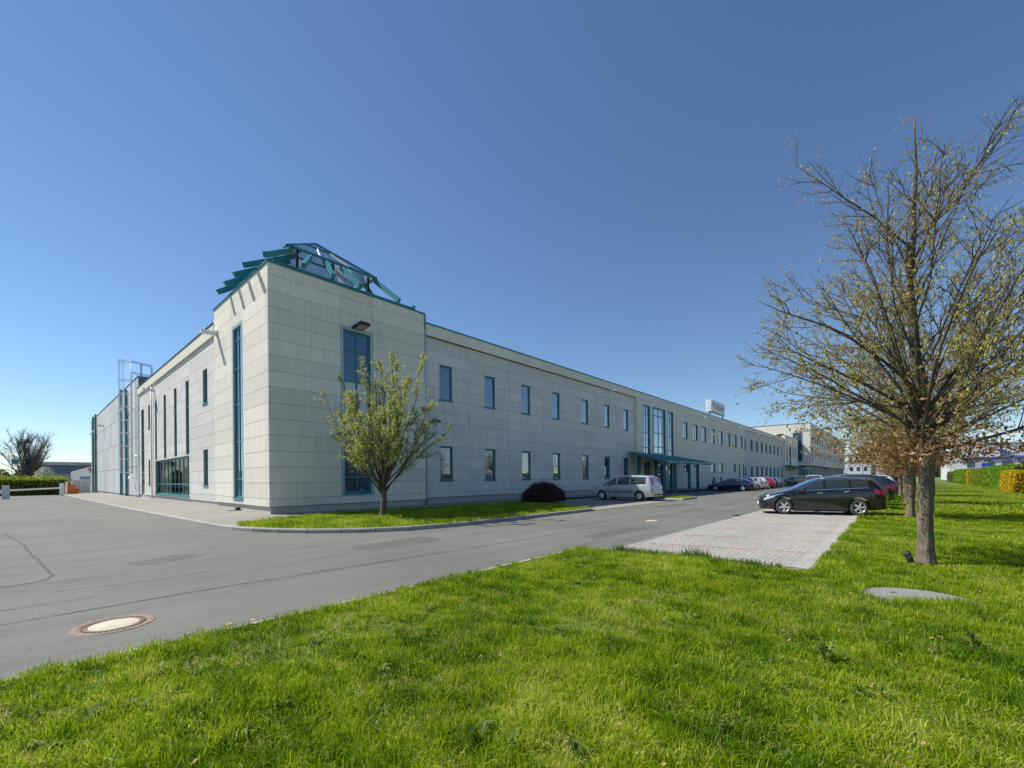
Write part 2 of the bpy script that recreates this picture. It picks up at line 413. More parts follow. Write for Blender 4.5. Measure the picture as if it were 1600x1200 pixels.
def copy_tree(o, parent=None):
    c = o.copy(); COL.objects.link(c); c.parent = parent
    for ch in list(o.children): copy_tree(ch, c)
    return c

def quads(P, U, V, tint):
    """leaf quads: centre P, half axes U, V (n,3)"""
    n = len(P); v = np.stack([P - U, P + V * 0.9 - U * 0.1, P + U, P - V * 0.9 - U * 0.1], 1).reshape(-1, 3)
    return v, np.full(n, 4), np.arange(4 * n), np.repeat(tint, 4)

def leaf_cloud(name, P, size, aspect, mat, parent, rng, droop=None, tint=None, off=(0, 0, 0)):
    n = len(P); d = rng.normal(size=(n, 3))
    if droop is not None: d = d * (1 - droop) + np.array([0, 0, -1.5]) * droop
    d /= np.linalg.norm(d, axis=1)[:, None] + 1e-9
    e = np.cross(d, rng.normal(size=(n, 3))); e /= np.linalg.norm(e, axis=1)[:, None] + 1e-9
    s = size * rng.uniform(0.6, 1.3, n)[:, None]
    if tint is None: tint = rng.uniform(0, 1, n)
    v, fn, lp, tt = quads(P - np.array(off), d * s, e * s * aspect, tint)
    me = nmesh(name, v, fn, lp, tt)
    return tag(make(name, me, mat, parent), kind='stuff')

# ------------------------------------------------------------------ ground, road, lawn
g = MB(); g.box(-1500, 2500, -1500, 2500, -0.5, -0.06); tag(g.build('ground', 'ground'), kind='structure')
road = MB(); road.add([(-60, 0.6, 0), (420, 0.6, 0), (420, 90, 0), (-60, 90, 0)], [(0, 1, 2, 3)])
road_o = tag(road.build('road', 'asphalt'), kind='structure')

def ribbon(pts, w, z, jit=0.0, seed=1):
    rg = random.Random(seed); mb = MB(); P = []
    for i in range(len(pts) - 1):
        a = Vector((*pts[i], 0)); b_ = Vector((*pts[i + 1], 0)); n = max(2, int((b_ - a).length / 0.12)) if jit else 1
        for k in range(n): P.append(a.lerp(b_, k / n))
    P.append(Vector((*pts[-1], 0)))
    L_, R_ = [], []
    for i, p in enumerate(P):
        d = (P[min(i + 1, len(P) - 1)] - P[max(i - 1, 0)]).normalized(); nrm = Vector((-d.y, d.x, 0))
        q = p + nrm * rg.uniform(-jit, jit); ww = w * rg.uniform(0.4, 1.4) / 2 if jit else w / 2
        L_.append(q + nrm * ww); R_.append(q - nrm * ww)
    n = len(P)
    mb.add([(q.x, q.y, z) for q in L_ + R_], [(i, i + 1, n + i + 1, n + i) for i in range(n - 1)])
    return mb
ribbon([(-12, 7.62), (-0.07, 7.53), (1.6, 7.6), (3.1, 7.54), (7.25, 7.32), (12.9, 7.22), (30, 7.25), (70, 7.3)], 0.022, 0.004, 0.012, 3).build('seam', 'tar', road_o)
ribbon([(-0.5, 21), (-0.08, 17), (0.02, 15), (0.16, 12.7), (0.29, 10.85), (0.18, 10.4), (-0.28, 10.2), (-3, 9.9)], 0.03, 0.004, 0.028, 5).build('crack', 'tar', road_o)
for k, (pts, w) in enumerate([([(0.2, 9.2), (1.4, 9.0), (2.2, 9.15)], 0.012), ([(4.2, 8.9), (6.0, 8.6), (8.4, 8.8)], 0.011), ([(-1, 8.4), (0.6, 8.3)], 0.014), ([(1.6, 12), (3.0, 11.2)], 0.01)]):
    ribbon(pts, w, 0.004, 0.04, 20 + k).build('crack', 'tar', road_o)
for k, (a, b_, w) in enumerate([((0.9, 17.5), (2.9, 18.6), 0.35), ((1.9, 21.5), (3.3, 22.3), 0.3), ((1.2, 23), (2.6, 24.5), 0.35), ((1.2, 26.5), (3.0, 27.8), 0.4), ((1.0, 30), (2.9, 31.6), 0.4),
                                ((-0.2, 22.5), (0.6, 24.0), 0.3), ((2.8, 15.6), (4.0, 17.6), 0.35)]):
    ribbon([a, b_], w, 0.005).build('faded_marking', 'faded_paint', road_o)

for k, (x, y, w_, l_, a_) in enumerate([(6.2, 9.4, 1.1, 2.4, 0.1), (11.5, 6.1, 0.7, 3.2, 0.0), (-2.2, 13.5, 1.6, 2.2, 0.3), (24.0, 9.3, 1.2, 4.0, 0.0), (1.9, 11.2, 0.8, 1.2, 0.4)]):
    ca, sa = math.cos(a_), math.sin(a_); rr_ = random.Random(70 + k); pts = []
    for t in range(20):
        th = 2 * math.pi * t / 20; e = 1 / max(abs(math.cos(th)), abs(math.sin(th))); px_ = l_ / 2 * math.cos(th) * e * rr_.uniform(0.93, 1.0); py_ = w_ / 2 * math.sin(th) * e * rr_.uniform(0.9, 1.0)
        pts.append((x + px_ * ca - py_ * sa, y + px_ * sa + py_ * ca, 0.0025))
    MB().add(pts, [tuple(range(20))]).build('repair_patch', 'asphalt_patch', road_o)
def hnoise(x, y, s=1.0, seed=0):
    r = np.random.default_rng(100 + seed); out = np.zeros_like(np.asarray(x, float))
    for k in range(7):
        a = r.uniform(0, 2 * np.pi); f = s * r.uniform(0.6, 1.7) * (1 + 0.5 * k / 3); ph = r.uniform(0, 6.28)
        out += np.sin((np.cos(a) * x + np.sin(a) * y) * f + ph)
    return out / 7 * 1.8

LAWN_Y0, BAY_X0, BAY_Y0, BAY_Y1 = 5.32, 8.45, 1.10, 4.72
BAY_SK = math.tan(R(8))      # near end of the paving leans
def lawn_z(x, y):
    x = np.asarray(x, float); y = np.asarray(y, float)
    dist_edge = np.where(x < BAY_X0, LAWN_Y0 - y, BAY_Y0 - y)
    rise = np.clip(dist_edge / 2.0, 0, 1)
    return 0.012 + rise * 0.035 + 0.022 * hnoise(x, y, 1.3) * rise
def in_lawn(x, y):
    near = (y < LAWN_Y0) & (x < BAY_X0 - 0.1 + (BAY_Y1 - y) * 0.03)
    far = (y < BAY_Y0) & (x >= BAY_X0 - 0.2)
    cover = ((x - 7.25) ** 2 + (y + 0.2) ** 2 < 0.56 ** 2) & (x * math.cos(YAW) + y * math.sin(YAW) > 5.16)
    return (near | far) & ~cover
def grid_sheet(name, xs, ys, zf, mat):
    X, Y = np.meshgrid(xs, ys, indexing='ij'); Z = zf(X, Y); nx, ny = X.shape
    v = np.stack([X, Y, Z], -1).reshape(-1, 3)
    i = np.arange(nx - 1)[:, None] * ny + np.arange(ny - 1)[None]; q = np.stack([i, i + ny, i + ny + 1, i + 1], -1).reshape(-1)
    return nmesh(name, v, np.full((nx - 1) * (ny - 1), 4), q)
ma = grid_sheet('lawn', np.arange(-9, BAY_X0 + 0.01, 0.25), np.linspace(-10, LAWN_Y0, 62), lawn_z, 'lawn')
lawn_o = tag(make('lawn', ma, 'lawn', smooth=True), kind='structure')
mb_ = grid_sheet('lawn_verge', np.concatenate([np.arange(BAY_X0, 40, 0.5), np.arange(40, 420, 8.0)]), np.linspace(-10, BAY_Y0, 40), lawn_z, 'lawn')
tag(make('lawn_verge', mb_, 'lawn', smooth=True), kind='structure')
# edging stones of the lawn along the road
edge_o = tag(MB().box(-9, BAY_X0, LAWN_Y0 + 0.005, LAWN_Y0 + 0.075, -0.05, 0.006).build('lawn_edging', 'joint_light'), kind='structure')
st = MB().box(0, 0.985, 0, 0.085, -0.05, 0.016).build('edging_stone', 'kerb', edge_o, off=(0, 0, 0)); st.location = (-9, LAWN_Y0 + 0.0, 0)
for k in range(1, 17):
    c = st.copy(); COL.objects.link(c); c.parent = edge_o; c.location = (-9 + k, LAWN_Y0 + random.uniform(-.008, .008), random.uniform(-.006, .006))

# parking bay paving, laid with concrete blocks
bay_o = tag(MB().add([(BAY_X0 - 0.1, BAY_Y0, 0.006), (330, BAY_Y0, 0.006), (330, BAY_Y1, 0.006), (BAY_X0 - 0.1, BAY_Y1, 0.006)], [(0, 1, 2, 3)]).build('parking_paving', 'sand'), kind='structure')
far_bay = MB().add([(26, BAY_Y0, 0.022), (330, BAY_Y0, 0.022), (330, BAY_Y1, 0.022), (26, BAY_Y1, 0.022)], [(0, 1, 2, 3)]).build('paved_area', 'pavement', bay_o)
STRIPE = [9.85 + 0.103 * 20 * k for k in range(8)]
SHEAR = 0.25
def is_red(x, y):
    for s in STRIPE:
        if abs(x - (s + (4.45 - y) * SHEAR)) < 0.051 and 1.2 < y < 4.35: return True
    return False
pv = MB(); pv.add([(-.096, -.046, 0), (.096, -.046, 0), (.096, .046, 0), (-.096, .046, 0), (-.088, -.038, .014), (.088, -.038, .014), (.088, .038, .014), (-.088, .038, .014), (-.096, -.046, .006), (.096, -.046, .006), (.096, .046, .006), (-.096, .046, .006)],
       [(4, 5, 6, 7), (8, 9, 5, 4), (9, 10, 6, 5), (10, 11, 7, 6), (11, 8, 4, 7), (0, 1, 9, 8), (1, 2, 10, 9), (2, 3, 11, 10), (3, 0, 8, 11)])
spots = []
rows = int((BAY_Y1 - BAY_Y0 - 0.2) / 0.2)
for i in range(-12, int((26 - BAY_X0) / 0.1)):
    for j in range(rows + 1):
        y = BAY_Y0 + 0.22 + j * 0.2 + (0.1 if i % 2 else 0); x = 9.85 + (i - 14) * 0.103 + (4.45 - y) * SHEAR
        if y > BAY_Y1 - 0.06 or x > 26.2 or x < BAY_X0 + (BAY_Y1 - y) * 0.10: continue
        spots.append((x, y))
spots.sort(key=lambda p: p[0] ** 2 + p[1] ** 2)
singles, rest = [], []
for q in spots:
    (singles if (q[0] < 9.9 and len(singles) < 290) else rest).append(q)
pm_g = None; pm_r = None
rg = random.Random(4)
for (x, y) in singles:
    red = is_red(x, y)
    if red and pm_r is None:
        o = pv.build('paver', 'paver_red', bay_o, off=(0, 0, 0)); pm_r = o.data
    elif not red and pm_g is None:
        o = pv.build('paver', 'paver', bay_o, off=(0, 0, 0)); pm_g = o.data
    else:
        o = bpy.data.objects.new('paver', pm_r if red else pm_g); COL.objects.link(o); o.parent = bay_o
    o.location = (x, y, 0.012 + rg.uniform(-.002, .002)); o.rotation_euler = (rg.uniform(-.012, .012), rg.uniform(-.012, .012), math.pi / 2 + math.atan(SHEAR) + rg.uniform(-.01, .01))
def join_pavers(lst, name, mat):
    mb = MB(); base = [(-y * 0.97 - x * 0.242, x * 0.97 - y * 0.242, z) for x, y, z in pv.v]
    for (x, y) in lst:
        dz = 0.012 + rg.uniform(-.002, .002); mb.add([(a + x, b_ + y, c_ + dz) for a, b_, c_ in base[4:]], [tuple(i - 4 for i in f) for f in pv.f[:5]])
    return tag(mb.build(name, mat, bay_o), kind='stuff')
join_pavers([q for q in rest if not is_red(*q)], 'pavers', 'paver')
join_pavers([q for q in rest if is_red(*q)], 'red_pavers', 'paver_red')
for k in range(17):   # edging stones at the back of the bays
    o = MB().box(0, 0.992, 0, 0.27, 0, 0.034).build('edging_stone', 'kerb', bay_o, off=(0, 0, 0)) if k == 0 else bpy.data.objects.new('edging_stone', o.data)
    if k: COL.objects.link(o); o.parent = bay_o
    o.location = (BAY_X0 + 0.30 + k, BAY_Y0 - 0.05, rg.uniform(-.002, .002))

# kerb path round the tower corner
KP = [(2.9, 79), (3.4, 50), (3.8, 32), (4.05, 25), (4.22, 20), (4.3, 17.4), (4.5, 15.9), (4.95, 14.5), (5.7, 13.2), (6.7, 12.15), (8.0, 11.4), (9.6, 11.1), (12.3, 11.0), (16.8, 11.0), (18.3, 11.0)]
def resample(pts, step):
    P = [Vector((*p, 0)) for p in pts]; out = [P[0]]; acc = 0
    for a, b_ in zip(P, P[1:]):
        d = (b_ - a).length; t = step - acc
        while t <= d: out.append(a.lerp(b_, t / d)); t += step
        acc = d - (t - step)
    return out
kerb_o = tag(ribbon([(p.x, p.y) for p in resample(KP, 0.5)], 0.11, 0.095).build('kerb', 'joint_light'), kind='structure')
def kerb_run(pts, parent, step=1.0, h=0.125, w=0.15):
    S = resample(pts, step); stone = None
    for a, b_ in zip(S, S[1:]):
        d = b_ - a; L = d.length
        if stone is None:
            mb = MB(); hl = step / 2 - 0.006
            prof = [(-w / 2, -0.05), (-w / 2, h - 0.03), (-w / 2 + 0.02, h), (w / 2, h), (w / 2, -0.05)]
            mb.add([(-hl, y, z) for y, z in prof] + [(hl, y, z) for y, z in prof], [(i, (i + 1) % 5, 5 + (i + 1) % 5, 5 + i) for i in range(5)] + [(4, 3, 2, 1, 0), (5, 6, 7, 8, 9)])
            o = mb.build('kerb_stone', 'kerb', parent, off=(0, 0, 0)); stone = o.data
        else:
            o = bpy.data.objects.new('kerb_stone', stone); COL.objects.link(o); o.parent = parent
        mid = (a + b_) / 2
        o.location = (mid.x, mid.y, rg.uniform(-.004, .004)); o.rotation_euler = (0, 0, math.atan2(d.y, d.x) + rg.uniform(-.006, .006)); o.scale = (min(1.0, L / step), 1, 1)
kerb_run(KP, kerb_o)
pav = [(p[0] + 0.05, p[1]) for p in KP[:7]]
EDGE = [(4.85, 17.2), (7.05, 18.4), (9.8, 18.7), (13.4, 18.4), (18.1, 18.2), (21.3, 18.2)]
pp = pav + EDGE + [(44, 18.2), (44, 21.5), (7.6, 21.5), (7.6, 79)]
tag(MB().add([(x, y, 0.115) for x, y in pp], [tuple(range(len(pp)))]).build('pavement', 'pavement'), kind='structure')
STRIP = [(p[0] + 0.06, p[1] + 0.05) for p in KP[6:]] + [(18.6, 11.2), (21.2, 18.15)] + EDGE[::-1][1:]
def in_poly(x, y, poly):
    inside = np.zeros(np.shape(x), bool); n = len(poly)
    for i in range(n):
        x0, y0 = poly[i]; x1, y1 = poly[(i + 1) % n]
        cnd = ((y0 > y) != (y1 > y)) & (x < (x1 - x0) * (y - y0) / (y1 - y0 + 1e-12) + x0)
        inside ^= cnd
    return inside
tag(MB().add([(x, y, 0.122) for x, y in STRIP], [tuple(range(len(STRIP)))]).build('grass_strip', 'lawn'), kind='structure')
# paved bay where the van stands, kerbed island, pavement of the far row
tag(MB().add([(18.4, 10.95, 0.02), (29.6, 10.95, 0.02), (31.5, 18.15, 0.02), (21.4, 18.15, 0.02)], [(0, 1, 2, 3)]).build('paved_bay', 'pavement'), kind='structure')
ISL = [(30.0, 11.0), (33.0, 11.2), (33.6, 12.2), (33.2, 17.8), (31.2, 17.8)]
tag(MB().add([(x, y, 0.10) for x, y in ISL], [tuple(range(5))]).build('grass_island', 'lawn'), kind='structure')
k2 = tag(ribbon([(29.9, 10.95), (33.0, 11.1)], 0.1, 0.07).build('island_kerb', 'joint_light'), kind='structure')
kerb_run([(31.2, 17.8), (29.9, 10.95), (33.1, 11.1), (33.7, 12.3), (33.3, 17.8)], k2)
tag(MB().add([(44, 16.8, 0.11), (140, 16.8, 0.11), (140, 21.4, 0.11), (44, 21.4, 0.11)], [(0, 1, 2, 3)]).build('far_pavement', 'pavement'), kind='structure')

# ------------------------------------------------------------------ buildings
def fmap(face, plane):
    if face == 'front': return lambda u, d, z: (u, plane - d, z)     # faces -y
    return lambda u, d, z: (plane - d, u, z)                          # 'left', faces -x

def cell_wall(mb, fm, u0, u1, z0, z1, holes, d0, d1, comp=None):
    """slab between depths d0 (back) and d1 (front) with rectangular holes; only outer faces"""
    us = sorted({u0, u1, *[min(max(h[i], u0), u1) for h in holes for i in (0, 1)]})
    zs = sorted({z0, z1, *[min(max(h[i], z0), z1) for h in holes for i in (2, 3)]})
    nu, nz = len(us) - 1, len(zs) - 1
    keep = [[not any(h[0] < (us[i] + us[i + 1]) / 2 < h[1] and h[2] < (zs[j] + zs[j + 1]) / 2 < h[3] for h in holes) for j in range(nz)] for i in range(nu)]
    if not any(any(r) for r in keep): return False
    if comp is not None:      # only the comp-th connected piece
        seen = {}; n = 0
        for i in range(nu):
            for j in range(nz):
                if keep[i][j] and (i, j) not in seen:
                    todo = [(i, j)]; seen[(i, j)] = n
                    while todo:
                        a, b_ = todo.pop()
                        for c, d in ((a + 1, b_), (a - 1, b_), (a, b_ + 1), (a, b_ - 1)):
                            if 0 <= c < nu and 0 <= d < nz and keep[c][d] and (c, d) not in seen: seen[(c, d)] = n; todo.append((c, d))
                    n += 1
        if comp >= n: return False
        keep = [[seen.get((i, j)) == comp for j in range(nz)] for i in range(nu)]
    idx = {}
    def V(i, j, k):
        if (i, j, k) not in idx:
            idx[(i, j, k)] = len(mb.v); mb.v.append(fm(us[i], d1 if k else d0, zs[j]))
        return idx[(i, j, k)]
    K = lambda i, j: 0 <= i < nu and 0 <= j < nz and keep[i][j]
    for i in range(nu):
        for j in range(nz):
            if not keep[i][j]: continue
            mb.f.append((V(i, j, 1), V(i + 1, j, 1), V(i + 1, j + 1, 1), V(i, j + 1, 1)))
            mb.f.append((V(i, j, 0), V(i, j + 1, 0), V(i + 1, j + 1, 0), V(i + 1, j, 0)))
            if not K(i - 1, j): mb.f.append((V(i, j, 0), V(i, j, 1), V(i, j + 1, 1), V(i, j + 1, 0)))
            if not K(i + 1, j): mb.f.append((V(i + 1, j, 0), V(i + 1, j + 1, 0), V(i + 1, j + 1, 1), V(i + 1, j, 1)))
            if not K(i, j - 1): mb.f.append((V(i, j, 0), V(i + 1, j, 0), V(i + 1, j, 1), V(i, j, 1)))
            if not K(i, j + 1): mb.f.append((V(i, j + 1, 0), V(i, j + 1, 1), V(i + 1, j + 1, 1), V(i + 1, j + 1, 0)))
    return True

PITCH = 0.705
def rows_to(z0, z1, first=0.79):
    zs = [z0]; z = first
    while z < z1 - 0.15:
        if z > z0 + 0.1: zs.append(z)
        z += PITCH
    return zs + [z1]

def clad(parent, face, plane, u0, u1, z0, z1, holes, cols, mat, rows=None, joint='joint', gap=0.015, joined=False, name='wall', thick=0.035, back0=0.0):
    """backing wall with openings plus one proud panel per cell; windows are added separately"""
    fm = fmap(face, plane)
    mb = MB(); cell_wall(mb, fm, u0 + back0, u1, z0, z1, holes, -0.35, -thick)
    w = mb.build(name, joint, parent)
    cs = [u0] + [c for c in cols if u0 + 0.05 < c < u1 - 0.05] + [u1]
    zs = rows or rows_to(z0, z1)
    allp = MB()
    for a, b_ in zip(cs, cs[1:]):
        for c, d in zip(zs, zs[1:]):
            g2 = gap / 2
            for comp in range(6):
                mb = allp if joined else MB()
                if not cell_wall(mb, fm, a + g2, b_ - g2, c + g2, d - g2, holes, -thick - 0.003, random.uniform(-0.0025, 0.0025), comp): break
                if not joined: mb.build('panel', mat, w)
    if joined: tag(allp.build('panels', mat, w), kind='stuff')
    return w

def window(parent, face, plane, u0, u1, z0, z1, ms=(), ts=(), fw=0.07, mat='teal', glass='glass', rec=0.10, sill=True, reveal=None, row_mat=None):
    """frame with mullions at fractions ms and transoms at fractions ts; panes are pieces of it"""
    fm = fmap(face, plane)
    us = [u0] + [u0 + (u1 - u0) * f for f in ms] + [u1]; zs = [z0] + [z0 + (z1 - z0) * f for f in ts] + [z1]
    holes = []; hrow = []
    for i, (a, b_) in enumerate(zip(us, us[1:])):
        for j, (c, d) in enumerate(zip(zs, zs[1:])):
            l = fw if i == 0 else fw * 0.4; r = fw if i == len(us) - 2 else fw * 0.4
            bo = fw if j == 0 else fw * 0.4; to = fw if j == len(zs) - 2 else fw * 0.4
            holes.append((a + l, b_ - r, c + bo, d - to)); hrow.append(j)
    mb = MB(); cell_wall(mb, fm, u0 + 0.003, u1 - 0.003, z0 + 0.003, z1 - 0.003, holes, -rec - 0.07, -rec)
    w = mb.build('window', mat, parent)
    for h, jr in zip(holes, hrow):
        p = MB(); cell_wall(p, fm, h[0] - 0.01, h[1] + 0.01, h[2] - 0.01, h[3] + 0.01, [], -rec - 0.05, -rec - 0.035)
        p.build('pane', (row_mat or {}).get(jr, glass), w)
    if sill:
        s = MB(); a = fm(u0 - 0.05, -rec, z0 - 0.05); b2 = fm(u1 + 0.05, 0.06, z0 + 0.012)
        s.box(min(a[0], b2[0]), max(a[0], b2[0]), min(a[1], b2[1]), max(a[1], b2[1]), a[2], b2[2]); s.build('sill', mat, w)
    if reveal:   # flat painted surround, slightly proud of the panels
        s = MB(); k = reveal
        cell_wall(s, fm, u0 - k, u1 + k, z0 - k, z1 + k, [(u0, u1, z0, z1)], 0.004, 0.012); s.build('surround', 'teal_light', w)
    return w

TX0, TX1, TY0, TY1, TZ = 7.03, 15.42, 20.45, 28.6, 11.17
FY, FZ = 20.66, 10.7
off = thing('office_building', 'long cream panelled office building with teal windows and a corner tower', 'building', (TX0, TY0, 0))
# --- tower
tw = (10.47, 11.95, 0.93, 9.1)
hf = [tw]
clad(off, 'front', TY0, TX0, TX1, 0.44, TZ, hf, [10.32, 12.1], 'cream_panel', name='tower_wall', back0=0.04)
window(off, 'front', TY0, *tw, ms=(0.5,), ts=(0.10, 0.364, 0.69, 0.885), fw=0.10, reveal=0.14, row_mat={2: 'teal_pale'})
tl = (24.0, 25.25, 0.75, 9.3)
clad(off, 'left', TX0, TY0 + 0.045, TY1, 0.44, TZ, [tl], [20.75, 23.8, 25.45], 'cream_panel', name='tower_wall', back0=0.31, joint='joint_light')
window(off, 'left', TX0, *tl, ms=(0.5,), ts=(0.11, 0.33, 0.55, 0.76, 0.93), fw=0.09, rec=0.07, reveal=0.16)
MB().box(TX0 + 0.08, TX1 - 0.1, TY0 + 0.12, TY1, 0, 0.438).build('plinth', 'plinth', off)
MB().box(TX0 + 0.3, TX1 - 0.02, TY0 + 0.3, TY1, TZ - 0.9, TZ - 0.5).build('roof', 'roofing', off)
# tower back parts that rise above the wings
MB().box(TX1 - 0.25, TX1 - 0.02, TY0 + 0.36, TY1, 0.3, TZ - 0.005).build('side_wall', 'cream_panel', off)
MB().box(TX0 + 0.02, TX1, TY1 - 0.3, TY1 + 0.02, 9.0, TZ - 0.005).build('side_wall', 'cream_panel', off)
cp = MB()
cp.box(TX0 - 0.05, TX1 + 0.05, TY0 - 0.05, TY0 + 0.33, TZ, TZ + 0.07); cp.box(TX0 - 0.05, TX0 + 0.33, TY0 + 0.33, TY1 + 0.05, TZ, TZ + 0.07)
cp.box(TX1 - 0.3, TX1 + 0.05, TY0 + 0.33, TY1 + 0.05, TZ, TZ + 0.07); cp.box(TX0 + 0.33, TX1 - 0.3, TY1 - 0.3, TY1 + 0.05, TZ, TZ + 0.07)
cp.box(TX1 + 0.002, TX1 + 0.06, TY0 - 0.05, TY0 + 0.08, FZ - 0.35, TZ)
cp.build('coping', 'teal', off)
MB().tube([(TX1 + 0.05, TY0 + 0.02, FZ - 0.35), (TX1 + 0.05, TY0 + 0.02, 0.1)], 0.05, 8).build('downpipe', 'metal', off, True)
# gutter beam behind the parapet (teal, seen under the rafters)
gb = MB(); gb.box(7.75, 14.9, 20.85, 21.15, TZ - 0.3, TZ + 0.36); gb.box(7.4, 7.7, 20.85, 27.6, TZ - 0.3, TZ + 0.36)
gb.box(14.905, 15.05, 20.8, 21.2, TZ + 0.05, TZ + 0.48)
gb.build('gutter_beam', 'teal', off)
# --- glass roof light with radiating rafters
EZ = 13.42; EA = (8.75, 22.75); EB = (13.72, 22.75); EC = (13.72, 27.0); ED = (8.75, 27.0); AP = (11.15, 25.0, 15.25)
def lerp(a, b_, t): return tuple(a[i] + (b_[i] - a[i]) * t for i in range(len(a)))
rl = MB(); rl.beam((*EA, EZ), (*EB, EZ), 0.12, 0.10); rl.beam((*EB, EZ), (*EC, EZ), 0.12, 0.10); rl.beam((*EC, EZ), (*ED, EZ), 0.12, 0.10); rl.beam((*ED, EZ), (*EA, EZ), 0.12, 0.10)
for e in (EA, EB, EC, ED): rl.beam((*e, EZ), AP, 0.11, 0.10)
rb = rl.build('roof_light_frame', 'teal', off)
def pane3(pts, nm='pane', mat='glass_roof'):
    MB().add(pts, [tuple(range(len(pts)))]).build(nm, mat, rb)
faces = [(EA, EB), (EB, EC), (EC, ED), (ED, EA)]
for e0, e1 in faces:
    a = (*e0, EZ + 0.03); b_ = (*e1, EZ + 0.03); k = 0.58; ap = (AP[0], AP[1], AP[2] + 0.02)
    a1 = lerp(a, ap, k); b1 = lerp(b_, ap, k)
    for t0, t1 in ((0, 1 / 3), (1 / 3, 2 / 3), (2 / 3, 1)):
        pane3([lerp(a, b_, t0 + 0.006), lerp(a, b_, t1 - 0.006), lerp(a1, b1, t1 - 0.006), lerp(a1, b1, t0 + 0.006)])
    pane3([lerp(a1, b1, 0.02), lerp(a1, b1, 0.98), ap])
    MB().beam(lerp(a1, b1, 0), lerp(a1, b1, 1), 0.07, 0.09).build('glazing_bar', 'teal', rb)
    for t in (1 / 3, 2 / 3):
        MB().beam(lerp(a, b_, t), lerp(a1, b1, t), 0.05, 0.09).build('glazing_bar', 'white_paint', rb)
fr = [((9.0, 22.9), (6.85, 20.2)), ((9.94, 22.8), (8.33, 19.88)), ((10.74, 22.8), (9.69, 19.88)), ((11.59, 22.8), (11.1, 19.88))]
raf = []
for a, t in fr: raf.append((a, t))
mir = lambda p: (TX0 + (p[1] - TY0), TY0 + (p[0] - TX0))
for a, t in fr[1:] + [((12.5, 22.8), (12.45, 19.9))]:
    q = mir(t); raf.append((mir(a), (q[0] + 0.06, q[1])))
raf += [((13.65, 22.85), (13.75, 20.5)), ((13.6, 26.9), (14.9, 28.2)), ((9.0, 26.9), (7.6, 28.2)), ((12.2, 26.9), (12.6, 28.2)), ((10.5, 26.9), (10.2, 28.2)), ((13.6, 25.0), (15.0, 25.4)), ((13.6, 23.8), (15.0, 23.6))]
for a, t in raf:
    la = math.hypot(a[0] - t[0], a[1] - t[1])
    MB().beam((a[0], a[1], EZ - 0.12), (t[0], t[1], TZ + (0.08 if t[1] < 20 or t[0] < 6.7 else 0.14 if t[0] < 6.9 else 0.32)), 0.16, 0.24).build('rafter', 'teal' , off)
for x, y in ((9.3, 22.95), (11.2, 22.95), (13.3, 22.95), (9.3, 26.7), (13.3, 26.7), (9.0, 25.0), (13.4, 25.0)):
    MB().beam((x, y, TZ - 0.5), (x, y, EZ - 0.02), 0.09, 0.09).build('post', 'dark', off)
for a, b_ in (((8.85, 22.95), (13.6, 22.95)), ((8.95, 22.95), (8.95, 26.9))):
    MB().beam((*a, TZ + 0.75), (*b_, TZ + 0.75), 0.06, 0.06).build('rail', 'dark', off)
    pass

# --- long front wing, first stretch (recessed, grey panels, cream fascia)
cols1 = [19.08, 22.92, 26.72, 30.95, 34.9, 38.76]
ux = [16.66, 20.5, 24.33, 28.15, 32.55, 36.41, 40.27]
holes1 = [(x, x + 1.0, z0, z1) for x in ux for z0, z1 in ((6.4, 8.55), (1.5, 3.6))]
clad(off, 'front', FY, TX1 + 0.06, 42.8, 0.50, 10.03, holes1, cols1, 'grey_panel', name='front_wall', joint='joint_light')
for h in holes1: window(off, 'front', FY, *h, ms=() , ts=(0.45,) if h[0] > 40 and h[2] < 2 else (), fw=0.10, rec=0.09)
fw = MB(); cell_wall(fw, fmap('front', 20.47), TX1 + 0.08, 42.8, 10.04, FZ, [], -0.5, -0.02); fa = fw.build('fascia', 'joint', off)
fcols = [TX1 + 0.08] + cols1 + [42.8]
for a, b_ in zip(fcols, fcols[1:]):
    p = MB(); cell_wall(p, fmap('front', 20.47), a + 0.006, b_ - 0.006, 10.03, FZ - 0.002, [], -0.022, 0.0); p.build('panel', 'cream_panel', fa)
MB().box(TX1 + 0.02, 42.8, FY + 0.10, FY + 0.4, 0, 0.498).build('plinth', 'plinth', off)
# --- second stretch with the entrance (flush cream panels)
x2 = [56.85, 60.68, 64.24, 68.19, 72.14, 76.18, 80.13, 84.0]
ent = [(44.5, 46.1, 4.0, 9.45), (46.9, 50.4, 4.25, 9.5), (51.3, 52.8, 4.0, 9.45)]
holes2 = ent + [(x - 0.85, x + 0.85, 6.55, 8.7) for x in x2] + [(x - 0.85, x + 0.85, 2.25, 3.72) for x in (56.85, 60.68, 68.19, 72.14)] + [(67.5, 69.1, 0.5, 1.5), (71.6, 72.7, 0.5, 1.5), (78.9, 80.3, 2.3, 3.7), (82.2, 82.9, 1.3, 3.7), (84.9, 85.6, 1.3, 3.7)]
holes2 += [(44.6, 46.1, 0.3, 3.3), (47.2, 50.2, 0.12, 3.2), (51.4, 52.8, 0.3, 3.3)]
clad(off, 'front', 20.47, 42.8, 86.1, 0.10, FZ, holes2, [44.3, 54.0, 58.8, 62.5, 66.2, 70.2, 74.2, 78.2, 82.1], 'cream_panel', joined=True, name='front_wall')
for h in ent: window(off, 'front', 20.47, *h, ms=(0.5,) if h[1] - h[0] < 2 else (0.12, 0.5, 0.82), ts=(0.16, 0.46, 0.83), fw=0.13, reveal=0.12, sill=False)
for h in holes2[3:11]: window(off, 'front', 20.47, *h, ms=(0.5,), fw=0.13)
for h in holes2[11:15]: window(off, 'front', 20.47, *h, ms=(0.5,), fw=0.11)
for h in holes2[15:20]:
    window(off, 'front', 20.47, *h, fw=0.10, glass='teal' if h[0] > 78 else 'glass', sill=False)
